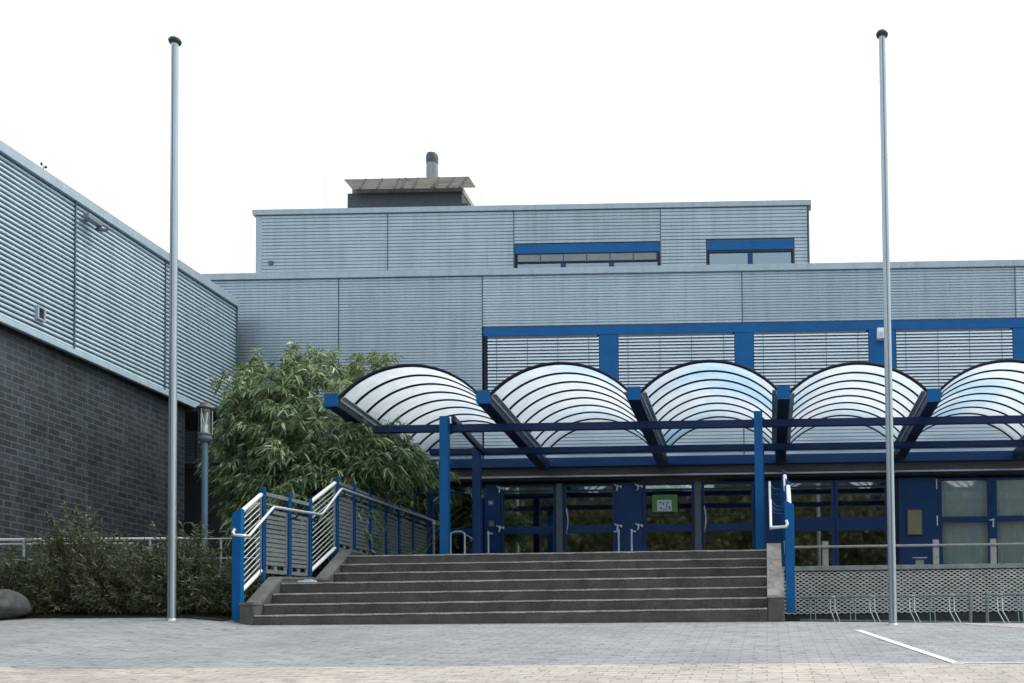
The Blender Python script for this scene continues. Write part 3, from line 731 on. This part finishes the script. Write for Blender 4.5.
# ------------------------------------------------------------------ stair railings
RB = [(13.10, 1.13), (13.73, 1.525), (15.13, 1.615), (16.08, 2.12), (20.4, 2.24)]
rb = lambda y: lerp(RB, y)
HR = [(13.10, 1.90), (13.70, 2.37), (15.20, 2.505), (15.90, 3.02), (20.3, 3.20)]
def stair_railing(x, s, off, yend, label, group):
    """x of the post line, s = +1 if the stairs lie towards +x"""
    t = thing('stair_railing', (x, 13, .8), label, 'railing', group)
    py = [13.10, 13.73, 14.47, 15.13, 16.08, 16.75, 17.42, 18.15, 18.8, 19.55, 20.4]
    py = [y for y in py if y <= yend+.05]
    for i, y in enumerate(py):
        w_ = .056 if i == 0 else .034
        zt = rb(y)+1.12; zb_ = .84 if i == 0 else rb(y)-.16
        mb = MB()
        # flat post with a slanting head
        xa, xb = x-w_, x+w_
        y0, y1 = y-.045, y+.045
        vs = [(xa, y0, zb_), (xb, y0, zb_), (xb, y1, zb_), (xa, y1, zb_), (xa, y0, zt-(.06 if s > 0 else 0)), (xb, y0, zt-(0 if s > 0 else .06)), (xb, y1, zt-(0 if s > 0 else .06)), (xa, y1, zt-(.06 if s > 0 else 0))]
        mb.add(vs, [(3, 2, 1, 0), (4, 5, 6, 7), (0, 1, 5, 4), (1, 2, 6, 5), (2, 3, 7, 6), (3, 0, 4, 7)])
        p_ = build(mb, 'post', M_BLUE_P if i else M_BLUE, t, .004)
        if i:
            hz = lerp(HR, y); mb = MB()
            mb.tube([(x+s*.04, y, hz-.10), (x+s*off*.7, y, hz-.09), (x+s*(off-.005), y, hz-.02)], .014, 6); build(mb, 'bracket', M_BLUE_P, p_)
            mb = MB(); mb.box(x-.035, x+.035, y-.10, y-.05, zb_-.02, zb_+.14); build(mb, 'clamp', M_BLUE_P, p_)
    for i, (y0, y1) in enumerate(zip(py, py[1:])):
        slope = i in (0, 3)
        a, b_ = y0+.05, y1-.05
        za, zb_ = rb(a), rb(b_)
        if slope:
            mb = MB()
            for k in range(1, 13):
                o = .05+k*.074; mb.tube([(x, a, za+o), (x, b_, zb_+o)], .009, 6)
            mb.beam((x, a+.01, za+.05), (x, a+.01, za+1.0), .03, .02, (0, 1, 0)); mb.beam((x, b_-.01, zb_+.05), (x, b_-.01, zb_+1.0), .03, .02, (0, 1, 0))
            build(mb, 'sloping_bars', M_BARS, t)
            mb = MB(); mb.tube([(x, a-.01, za+1.04), (x, b_+.01, zb_+1.04)], .029, 12); build(mb, 'top_tube', M_WHITE, t)
            mb = MB(); mb.tube([(x, a-.01, za+.03), (x, b_+.01, zb_+.03)], .029, 12); build(mb, 'bottom_tube', M_WHITE, t)
        else:
            mb = MB(); mb.beam((x, a-.01, za+1.03), (x, b_+.01, zb_+1.03), .05, .05); mb.beam((x, a-.01, za+.90), (x, b_+.01, zb_+.90), .03, .03)
            build(mb, 'top_bar', M_RGREY, t, .004)
            mb = MB()
            for k in range(11):
                o = .115+k*.062; mb.beam((x, a+.03, za+o), (x, b_-.03, zb_+o), .012, .048)
            mb.beam((x, a+.015, za+.06), (x, a+.015, za+.83), .03, .03, (0, 1, 0)); mb.beam((x, b_-.015, zb_+.06), (x, b_-.015, zb_+.83), .03, .03, (0, 1, 0))
            mb.beam((x, a, za+.81), (x, b_, zb_+.81), .022, .05)
            mb.beam((x, a, za+.005), (x, b_, zb_+.005), .022, .05)
            L_ = b_-a
            for f0, f1 in ((0, .12), (.42, .55), (.88, 1.0)):
                ya, yb = a+L_*f0, a+L_*f1; mb.beam((x, ya, rb(ya)+.055), (x, yb, rb(yb)+.055), .018, .05)
            build(mb, 'slatted_panel', M_RGREY, t)
    hx = x+s*off
    pts = [(x+s*.045, 12.93, 1.97), (x+s*.03, 12.91, 1.925), (x+s*.05, 12.90, 1.89), (hx-s*.03, 12.91, 1.885), (hx, 12.95, 1.885), (hx, 13.04, 1.89), (hx, 13.10, 1.93), (hx, 13.66, 2.335), (hx, 13.72, 2.37), (hx, 15.15, 2.50), (hx, 15.25, 2.54), (hx, 15.85, 2.98), (hx, 15.93, 3.02), (hx, yend, lerp(HR, yend))]
    mb = MB(); mb.tube(pts, .019, 12); build(mb, 'handrail', M_HAND, t)
    return t
stair_railing(-6.66, 1, .16, 20.4, 'long blue and grey stair railing with slatted panels in front of the bamboo', 'railings beside the entrance stairs')
stair_railing(.285, -1, .235, 18.15, 'blue stair railing seen end-on at the right edge of the steps', 'railings beside the entrance stairs')

# ------------------------------------------------------------------ flagpoles
def flagpole(x, y, zb, zt, xt, label):
    t = thing('flagpole', (x, y, zb), label, 'flagpole', 'pair of flagpoles in front of the building')
    mb = MB(); mb.tube([(x, y, zb-.1), (x+(xt-x)*.5, y, (zb+zt)/2), (xt, y, zt)], .048, 24, True, .042); build(mb, 'mast', M_POLE, t)
    mb = MB(); mb.lathe(xt, y, [(.03, zt-.02), (.068, zt-.01), (.077, zt+.02), (.062, zt+.045), (.02, zt+.065), (.001, zt+.066)], 20); build(mb, 'cap', M_CAPD, t)
    mb = MB(); mb.beam((x, y-.0485, zb+.05), (xt+.0, y-.0425, zt-.05), .008, .006, (0, 1, 0)); build(mb, 'rope_slot', M_SEAM, t)
    mb = MB(); mb.lathe(x, y, [(.062, zb-.05), (.062, zb+.012), (.054, zb+.014)], 20); build(mb, 'base_collar', M_GALV, t)
flagpole(-7.268, 12.7, gz(-7.27, 12.7), 8.02, -7.272, 'tall aluminium flagpole in front of the brick side hall on the left')
flagpole(1.509, 12.7, gz(1.5, 12.7), 7.93, 1.505, 'tall aluminium flagpole in front of the bicycle stands on the right')

# ------------------------------------------------------------------ street lamp
lx, ly = -8.385, 15.5; lz = gz(lx, ly)
t = thing('street_lamp', (lx, ly, lz), 'slim post-top street lamp with small cap and clear glass cylinder beside the bamboo', 'street lamp')
mb = MB(); mb.tube([(lx, ly, lz-.1), (lx, ly, 3.70)], .044, 16); build(mb, 'pole', mat('lamp pole paint', (.10, .17, .24), .4, .2), t)
mb = MB(); mb.lathe(lx, ly, [(.052, 3.66), (.10, 3.70), (.10, 3.74), (.085, 3.76), (.105, 3.78), (.105, 3.80), (.03, 3.805)], 20); build(mb, 'collar', M_SEAM, t)
mb = MB(); mb.lathe(lx, ly, [(.092, 3.80), (.092, 4.165)], 24); build(mb, 'glass_cylinder', M_GLASSC, t)
mb = MB(); mb.lathe(lx, ly, [(.04, 3.80), (.042, 3.93), (.03, 3.95), (.001, 3.955)], 16); build(mb, 'bulb_holder', M_WHITE, t)
mb = MB(); mb.tube([(lx-.015, ly, 3.95), (lx-.05, ly, 4.12)], .012, 8); mb.tube([(lx+.015, ly, 3.95), (lx+.035, ly, 4.12)], .014, 8); build(mb, 'bulb', M_WHITE, t)
mb = MB()
for k in range(3):
    a_ = k*2.1+.5; mb.tube([(lx+.097*math.cos(a_), ly+.097*math.sin(a_), 3.79), (lx+.097*math.cos(a_), ly+.097*math.sin(a_), 4.16)], .006, 6)
build(mb, 'rod', M_GALV, t)
mb = MB(); mb.lathe(lx, ly, [(.001, 4.165), (.115, 4.165), (.125, 4.18), (.115, 4.20), (.075, 4.225), (.07, 4.26), (.001, 4.27)], 28); build(mb, 'shade', mat('lamp shade paint', (.06, .075, .08), .5), t)

# ------------------------------------------------------------------ garden rail (left)
t = thing('garden_railing', (-8.5, 14.0, 1.0), 'thin metal railing behind the low shrubs along the brick side hall', 'railing')
ry = lambda x: 14.0 + (x+10.6)*.06
for (z, m_, r_, x1) in ((2.035, M_WHITE, .019, -7.9), (2.03, M_GALV, .010, -6.95), (1.975, M_WHITE, .014, -8.6), (1.76, M_GALV, .012, -6.95), (1.50, M_GALV, .010, -6.95)):
    x0 = -10.7 if x1 != -6.95 or z < 2 else -7.9
    mb = MB(); mb.tube([(x0, ry(x0), z), (x1, ry(x1), z)], r_, 8); build(mb, 'rail', m_, t)
for x in (-10.05, -9.0, -8.39, -7.45, -6.97):
    mb = MB(); mb.tube([(x, ry(x)+.0, gz(x, 14)-.05), (x, ry(x), 2.03)], .018, 8); build(mb, 'post', M_GALV, t)

# ------------------------------------------------------------------ terrace guard rail + lattice wall (right)
YL = 18.75
t = thing('lattice_wall', (4, YL, 1.0), 'low retaining wall of pierced clay lattice tiles under the terrace edge', 'wall')
mb = MB(); p_, h_ = .1125, .0345; z0 = 1.19; k = 0
xw0, xw1 = .215, 8.6
while z0+k*h_ < 1.93:
    n = int((xw1-xw0)/(p_/6)); vs = []; ph_ = 0 if k % 2 else PI
    for i in range(n+1):
        x = xw0+(xw1-xw0)*i/n; w = math.sin(2*PI*x/p_+ph_)
        z = z0+k*h_+w*.0115+random.uniform(-.0008, .0008)
        for (y, zz) in ((YL, z-.0088), (YL, z+.0088), (YL+.16, z+.0088), (YL+.16, z-.0088)): vs.append((x, y, zz))
    fs = []
    for i in range(n):
        for q in range(4): a_ = 4*i+q; b_ = 4*i+(q+1) % 4; fs.append((a_, a_+4, b_+4, b_))
    mb.add(vs, fs); k += 1
build(mb, 'lattice', M_LATT, t)
# some cells are packed with earth and moss a little way in, others stay open
mb = MB(); z = 1.19
for kk in range(k-1):
    x = xw0+.03 + (p_/2 if kk % 2 else 0)
    while x < xw1-.1:
        if random.random() < .7:
            zc = 1.19+(kk+.5)*h_; dd = random.uniform(.015, .05); mb.box(x-.05, x+.05, YL+dd, YL+.15, zc-.016, zc+.016)
        x += p_
build(mb, 'infill', mat('packed joint filling', (.11, .115, .11), .95, 0, .6, 12), t)
mb = MB(); mb.box(xw0, xw1, YL+.165, YL+.195, .6, 1.93); build(mb, 'backing', M_BLACK, t)
mb = MB(); mb.box(xw0, xw1, YL+.02, YL+.16, .6, 1.165); build(mb, 'plinth', M_PARL if False else mat('dark plinth', (.03, .032, .03), .8, 0, .3, 4), t)  # darker base below the lattice tiles
mb = MB(); mb.box(xw0, xw1, YL-.03, YL+.25, 1.945, 2.03); build(mb, 'coping', M_CAP, t, .008)
t = thing('terrace_guard_rail', (4, YL+.1, 2.03), 'single-bar guard rail on flat grey posts along the terrace edge at the right', 'railing')
for x in (1.045, 3.03, 4.06, 5.1, 6.1, 7.1, 8.1):
    mb = MB(); mb.box(x-.055, x+.055, YL+.06, YL+.10, 2.028, 2.485); build(mb, 'post', M_GUARD, t, .006)
mb = MB(); mb.tube([(.40, YL+.035, 2.38), (8.6, YL+.035, 2.38)], .024, 10); build(mb, 'rail', M_GUARD, t)

# door stop posts on the terrace
for i, (x, s, lab) in enumerate(((-5.40, 1, 'thin steel door stop post in front of the leftmost blue door panel'), (-2.87, -1, 'thin steel door stop post at the left side of the middle blue panel'), (-2.62, 1, 'thin steel door stop post at the right side of the middle blue panel'))):
    t = thing('door_stop_post', (x, 20.2, 2.0), lab, 'post', 'door stop posts before the entrance')
    mb = MB(); mb.tube([(x, 20.2, 1.99), (x, 20.2, 2.96)], .022, 8); build(mb, 'stem', M_GALV, t)
    mb = MB(); mb.tube([(x-.02*s, 20.2, 2.92), (x+.09*s, 20.2, 2.91)], .016, 8); build(mb, 'buffer', M_GALV, t)
t = thing('end_post', (-6.48, 20.3, 2.0), 'slim light post with a round white head at the end of the long stair railing', 'post')
mb = MB(); mb.tube([(-6.49, 20.3, 1.9), (-6.49, 20.3, 3.12)], .022, 8); build(mb, 'stem', M_GUARD, t)
mb = MB(); mb.lathe(-6.49, 20.3, [(.001, 3.10), (.035, 3.12), (.035, 3.16), (.001, 3.18)], 10); build(mb, 'head', M_WHITE, t)
t = thing('leaning_rail', (-6, 20.0, 2.0), 'low white-topped hoop rail behind the left canopy post', 'railing')
mb = MB(); pts = [(-6.07, 20, 2.0), (-6.07, 20, 2.86), (-6.05, 20, 2.915), (-5.98, 20, 2.93), (-5.87, 20, 2.93), (-5.81, 20, 2.90), (-5.80, 20, 2.84), (-5.80, 20, 2.0)]
mb.tube(pts, .017, 8); build(mb, 'hoop', M_WHITE, t)
mb = MB(); mb.tube([(-5.80, 20, 2.88), (-5.57, 20, 2.76), (-5.57, 20, 2.0)], .012, 8); build(mb, 'stay', M_GALV, t)
t = thing('litter_bin', (3.0, 20.5, 2.0), 'small grey litter bin with a flat lid under the notice board', 'bin')
mb = MB(); mb.box(2.89, 3.05, 20.42, 20.58, 2.0, 2.31); build(mb, 'body', M_GUARD, t, .01)
mb = MB(); mb.box(2.83, 3.11, 20.38, 20.62, 2.33, 2.352); mb.box(2.95, 2.99, 20.48, 20.52, 2.31, 2.33); build(mb, 'lid', M_GALV, t, .004)

# ------------------------------------------------------------------ bicycle stands
def rack(x0, x1, label, first_bent, posts=None):
    y = 16.4; zt = 1.285
    t = thing('bicycle_stand', ((x0+x1)/2, y, gz((x0+x1)/2, y)), label, 'bicycle stand', 'bicycle stands before the lattice wall')
    mb = MB(); mb.beam((x0, y, zt), (x1, y, zt), .03, .035); build(mb, 'top_rail', M_RACK, t, .004)
    mb = MB(); mb.beam((x0, y+.05, gz(x0, y)+.04), (x1, y+.05, gz(x1, y)+.04), .03, .03); build(mb, 'bottom_rail', M_RACK, t)
    for x in (posts or (x0, x1)):
        mb = MB(); mb.tube([(x, y, gz(x, y)-.05), (x, y, zt+.05)], .026, 10)
        mb.lathe(x, y, [(.03, zt+.03), (.03, zt+.06), (.001, zt+.07)], 10); build(mb, 'post', M_RACK, t)
    x = x0+.16; bent = first_bent
    while x < x1-.08:
        g_ = gz(x, y); mb = MB()
        for dx in (0, .075):
            if bent: pts = [(x+dx, y, zt-.01), (x+dx, y-.04, g_+.20), (x+dx+.05, y-.22, g_+.03), (x+dx+.055, y-.30, g_-.03)]
            else: pts = [(x+dx, y, zt-.01), (x+dx, y-.03, g_+.25), (x+dx, y-.10, g_+.02)]
            mb.tube(pts, .010, 6)
        mb.tube([(x, y-.035, zt-.0), (x, y-.08, zt-.0), (x+.075, y-.08, zt-.0), (x+.075, y-.035, zt-.0)], .010, 6)
        build(mb, 'wheel_hoop', M_GALV if bent else M_RACK, t); x += .31; bent = not bent
M_RACK = mat('rack zinc', (.20, .25, .28), .45, .4, .15, 9)
rack(.50, 3.16, 'low zinc bicycle stand nearest the stairs, behind the right flagpole', False, (3.16,))
rack(3.42, 6.4, 'low zinc bicycle stand at the right edge with a pale-topped end post', True)

# ------------------------------------------------------------------ boulder
mb = MB(); n, m_ = 20, 12; vs = []; bx, by = -9.50, 12.86; bz = gz(bx, by)
rnd = random.Random(5); H_ = [[rnd.uniform(-1, 1) for _ in range(6)] for _ in range(3)]
for j in range(m_+1):
    ph_ = PI*j/m_
    for i in range(n):
        th = 2*PI*i/n; d = Vector((math.sin(ph_)*math.cos(th), math.sin(ph_)*math.sin(th), math.cos(ph_)))
        w = 1+.10*math.sin(2.3*d.x*2+1)+.07*math.sin(5*d.y+2)+.05*math.sin(6*d.z+d.x*4)
        vs.append((bx+d.x*.40*w, by+d.y*.33*w, bz+.13+max(d.z, -.6)*.20*w+.03*d.x))
mb.add(vs, [(j*n+i, j*n+(i+1) % n, (j+1)*n+(i+1) % n, (j+1)*n+i) for j in range(m_) for i in range(n)], True)
tag(build(mb, 'boulder', M_STONE, None), 'rounded grey boulder at the foot of the low shrubs on the left edge', 'boulder')

# ------------------------------------------------------------------ plants
def leaf(mb, p, d, L, w, droop=.3, fold=.25):
    d = d.normalized(); side = d.cross(Vector((0, 0, 1)))
    if side.length < .05: side = Vector((1, 0, 0))
    side.normalize(); rr = random.uniform(-1.2, 1.2); side = Matrix.Rotation(rr, 3, d) @ side
    up = side.cross(d)
    a = p; m1 = p+d*L*.35; m2 = p+d*L*.75+Vector((0, 0, -droop*L*.35)); e = p+d*L+Vector((0, 0, -droop*L*.7))
    mb.v += [tuple(a), tuple(m1+side*w/2+up*w*fold), tuple(m2+side*w*.35), tuple(e), tuple(m2-side*w*.35), tuple(m1-side*w/2+up*w*fold)]
    o = len(mb.v)-6; mb.f += [(o, o+1, o+2, o+4, o+5), (o+2, o+3, o+4)]; mb.sm += [False, False]
def bamboo(name, base, blobs, nclus, label, leafm=M_BAM, L=.18, W=.029):
    t = thing(name, base, label, 'bamboo', 'bamboo beside the stairs')
    R = random.Random(hash(label) % 1000 if False else len(label)*7)
    st_ = random.getstate(); random.seed(len(label)*13)
    lf = MB(); cn = MB(); tips = []
    tot = sum(b[3]*b[5] for b in blobs)
    # canes reach into each blob; leaf sprays hang from side twigs
    for (cx, cy, cz, rx, ry_, rz) in blobs:
        nn = max(3, int(nclus*rx*rz/tot))
        nc = max(3, nn//45)
        for c in range(nc):
            a_ = random.uniform(0, 2*PI); rr = random.uniform(.2, .95)
            top = Vector((cx+rx*rr*math.cos(a_), cy+ry_*rr*math.sin(a_), cz+rz*random.uniform(.2, 1.0)*math.sqrt(1-rr*rr*.8)))
            b0 = Vector(base)+Vector((random.uniform(-.5, .5), random.uniform(-.4, .4), 0)); mid = b0.lerp(top, .6)+Vector((0, 0, (top.z-b0.z)*.18))
            pts = [b0.lerp(mid, u)*(1-u)+mid.lerp(top, u)*u for u in [k/8 for k in range(9)]]
            cn.tube(pts, .013, 5, False, .003)
        for c in range(nn):
            while True:
                d = Vector((random.gauss(0, 1), random.gauss(0, 1), random.gauss(0, 1))).normalized()
                if d.z > -.8 and d.y < .75: break
            r = random.uniform(.55, 1.0)**.6 * (1+.34*math.sin(5.1*d.x+cx*3)*math.sin(6.3*d.z+cz*2) + random.uniform(-.08, .16))
            p = Vector((cx+d.x*rx*r, cy+d.y*ry_*r, cz+d.z*rz*r))
            if p.z < base[2]+.15 or p.y > 21.1: continue
            if p.x > -6.78 and p.z < 3.55 and p.y < 20.5: p.x = -6.98-random.uniform(0, .4)
            out = Vector((d.x, d.y, d.z*.5+.15)).normalized()
            # spray: twig with leaves fanning and hanging
            n = random.randint(8, 15); tw = random.uniform(.10, .26)
            big = random.uniform(.75, 1.25)
            for k in range(n):
                u = k/n; q = p+out*tw*u+Vector((0, 0, -.10*u*u))
                side = out.cross(Vector((0, 0, 1)))
                if side.length < .1: side = Vector((1, 0, 0))
                side.normalize(); sg = 1 if k % 2 else -1
                dd = out*.7+side*sg*random.uniform(.3, 1.0)+Vector((0, 0, random.uniform(-1.1, .15)))
                leaf(lf, q, dd, L*big*random.uniform(.7, 1.2), W*big*random.uniform(.8, 1.2), .5)
            cn.tube([p-out*.15, p+out*tw], .004, 3, False)
    build(cn, 'canes', M_BARK, t); build(lf, 'foliage', leafm, t)
    random.setstate(st_)
def px(x, y, Y):  # helper used only to convert survey readings into metres at a given depth
    return ((x-769)*Y/1050, Y, (680.3-.0135*(x-768)-y)*Y/1050)
bamboo('bamboo', (-8.9, 18.3, 1.15), [(-8.82, 18.3, 4.75, .60, .8, .80), (-8.85, 18.2, 3.8, .62, .8, .95), (-8.35, 17.9, 2.6, .6, .8, 1.0), (-8.85, 18.4, 5.40, .38, .4, .36)], 900, 'dense bamboo clump at the left, against the side hall corner')
bamboo('bamboo', (-7.9, 18.0, 1.15), [(-7.95, 18.1, 4.75, .85, .8, .80), (-7.75, 17.9, 3.75, .95, .9, .85), (-7.7, 17.6, 2.8, .95, .9, .8), (-7.95, 18.3, 5.55, .34, .4, .42)], 1150, 'tallest bamboo clump, rising in the middle of the group behind the long railing')
bamboo('bamboo', (-7.1, 17.9, 1.2), [(-6.75, 17.9, 3.85, .80, .6, .62), (-6.45, 18.5, 3.35, .72, .6, .75), (-7.1, 17.7, 3.1, .8, .7, .8), (-5.75, 19.6, 2.85, .45, .5, .75)], 1150, 'bamboo clump leaning out to the right under the first canopy vault')
bamboo('bamboo', (-7.3, 20.4, 1.3), [(-7.72, 20.3, 6.12, .36, .3, .34)], 70, 'sparse yellow-green bamboo shoots standing behind the first canopy vault', M_BAMY)

def shrub(base, rx, ry_, rz, n, label):
    t = thing('low_shrub', base, label, 'shrub', 'low shrubs in front of the side hall')
    st_ = random.getstate(); random.seed(int(abs(base[0])*97))
    lf = MB(); tw = MB(); bx_, by_, bz_ = base
    for c in range(n):
        a_ = random.uniform(0, 2*PI); el = math.asin(random.uniform(0.0, 1)); d = Vector((math.cos(a_)*math.cos(el), math.sin(a_)*math.cos(el), math.sin(el)))
        r = random.uniform(.5, 1)**.5*(1+.16*math.sin(5*a_+3*el+bx_)+random.uniform(-.08, .12))
        p = Vector((bx_+d.x*rx*r, by_+d.y*ry_*r, bz_+.02+d.z*rz*r))
        out = (d+Vector((random.uniform(-.5, .5), random.uniform(-.5, .5), random.uniform(.0, .6)))).normalized()
        Lt = random.uniform(.12, .24)
        if c % 6 == 0: tw.tube([Vector((bx_+d.x*.1, by_+d.y*.1, bz_)), p.lerp(Vector((bx_, by_, bz_+rz*.3)), .3), p+out*Lt*.6], .005, 3, False)
        for k in range(16):
            u = k/16; q = p+out*Lt*u
            side = Vector((random.uniform(-1, 1), random.uniform(-1, 1), random.uniform(-1, 1)))
            leaf(lf, q, out*.9+side*.8, random.uniform(.05, .10), .015, .2)
    build(tw, 'twigs', M_WOODY, t); build(lf, 'foliage', M_SHR, t)
    random.setstate(st_)
shrub((-10.05, 13.65, gz(-10, 13.5)), .60, .40, .70, 380, 'low dark shrub directly behind the boulder at the left edge')
shrub((-9.02, 13.55, gz(-9.1, 13.4)), .56, .42, 1.10, 640, 'tallest dark green shrub in front of the brick wall, right of the boulder')
shrub((-8.25, 13.45, gz(-8.2, 13.4)), .60, .42, .74, 440, 'low dark shrub between the tallest shrub and the left flagpole')
shrub((-7.55, 13.50, gz(-7.5, 13.5)), .50, .42, .92, 480, 'low dark shrub directly behind the left flagpole')
shrub((-6.98, 13.65, gz(-7, 13.6)), .28, .36, .62, 220, 'narrow dark shrub squeezed against the blue end post of the stair railing')

# woodland behind the viewer, seen only as the olive reflection in the entrance glass
lf = MB(); random.seed(3)
wm = MB()
for cx in range(-40, 41, 5):   # closed mass of crowns behind the loose outer leaves
    for cz, rr in ((2.5, 4.2), (7.5, 4.0), (11.5, 3.4)):
        x_ = cx+random.uniform(-1, 1); y_ = -31+random.uniform(-1, 1); z_ = cz+random.uniform(-.6, .9)
        vs = []; n_u, n_v = 22, 14
        for j in range(n_v+1):
            for i in range(n_u):
                a_ = 2*PI*i/n_u; p_ = PI*j/n_v; q_ = rr*(1+.10*math.sin(5*a_+cx)+.09*math.sin(7*p_+cz+3*a_)+random.uniform(-.05, .05))
                vs.append((x_+q_*math.sin(p_)*math.cos(a_), y_+q_*math.sin(p_)*math.sin(a_), z_+q_*math.cos(p_)))
        lf.add(vs, [(j*n_u+i, j*n_u+(i+1) % n_u, (j+1)*n_u+(i+1) % n_u, (j+1)*n_u+i) for j in range(n_v) for i in range(n_u)], True)
for c in range(170):
    cx = random.uniform(-34, 34); cy = random.uniform(-28.5, -24); cz = random.uniform(.5, 13); rr = random.uniform(1.6, 3)
    for k in range(330):
        d = Vector((random.gauss(0, 1), random.gauss(0, 1), random.gauss(0, 1))).normalized()
        p = Vector((cx, cy, cz))+d*rr*random.uniform(.5, 1)
        leaf(lf, p, Vector((random.uniform(-1, 1), random.uniform(-1, 1), random.uniform(-1, .5))), random.uniform(.22, .5), .2, .3)
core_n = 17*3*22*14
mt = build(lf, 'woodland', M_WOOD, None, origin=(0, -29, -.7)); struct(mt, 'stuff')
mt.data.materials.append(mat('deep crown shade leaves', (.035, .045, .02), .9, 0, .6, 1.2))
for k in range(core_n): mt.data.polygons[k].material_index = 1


# ------------------------------------------------------------------ light, sky, camera
w = bpy.data.worlds.new('World'); S.world = w; w.use_nodes = True; n = w.node_tree; n.nodes.clear()
out = n.nodes.new('ShaderNodeOutputWorld'); sky = n.nodes.new('ShaderNodeTexSky'); sky.sky_type = 'NISHITA'; sky.sun_disc = False
EL, AZ = math.radians(58), math.radians(62)   # AZ: from +Y (behind the building) towards +X
sky.sun_elevation = EL; sky.sun_rotation = AZ; sky.dust_density = 5; sky.air_density = 1.2
b1 = n.nodes.new('ShaderNodeBackground'); b1.inputs[1].default_value = .08; n.links.new(sky.outputs[0], b1.inputs[0])
b2 = n.nodes.new('ShaderNodeBackground'); b2.inputs[0].default_value = (.95, .985, 1.0, 1); b2.inputs[1].default_value = .92
ad = n.nodes.new('ShaderNodeAddShader'); n.links.new(b1.outputs[0], ad.inputs[0]); n.links.new(b2.outputs[0], ad.inputs[1]); n.links.new(ad.outputs[0], out.inputs[0])
sl = bpy.data.lights.new('sun', 'SUN'); sl.energy = 1.1; sl.angle = math.radians(12); sl.color = (1, .95, .87)
so = bpy.data.objects.new('sun', sl); link(so); so.location = (10, 10, 30)
dv = Vector((math.sin(AZ)*math.cos(EL), math.cos(AZ)*math.cos(EL), math.sin(EL)))
so.rotation_euler = dv.to_track_quat('Z', 'Y').to_euler()

cam = bpy.data.cameras.new('camera'); co = bpy.data.objects.new('camera', cam); link(co); S.camera = co
F, CX, CY = 1050., 758., 643.
cam.sensor_width = 36; cam.sensor_fit = 'HORIZONTAL'; cam.lens = F*36/1024
cam.shift_x = -(CX-512)/1024; cam.shift_y = (CY-341.5)/1024
cam.clip_start = .1; cam.clip_end = 2000
co.matrix_world = Matrix.Rotation(.010, 4, 'Z') @ Matrix.Rotation(PI/2+.0356, 4, 'X') @ Matrix.Rotation(-.0135, 4, 'Z')
vs_ = S.view_settings; vs_.view_transform = 'Standard'; vs_.look = 'None'; vs_.exposure = .14; vs_.gamma = 1
S.display_settings.display_device = 'sRGB'
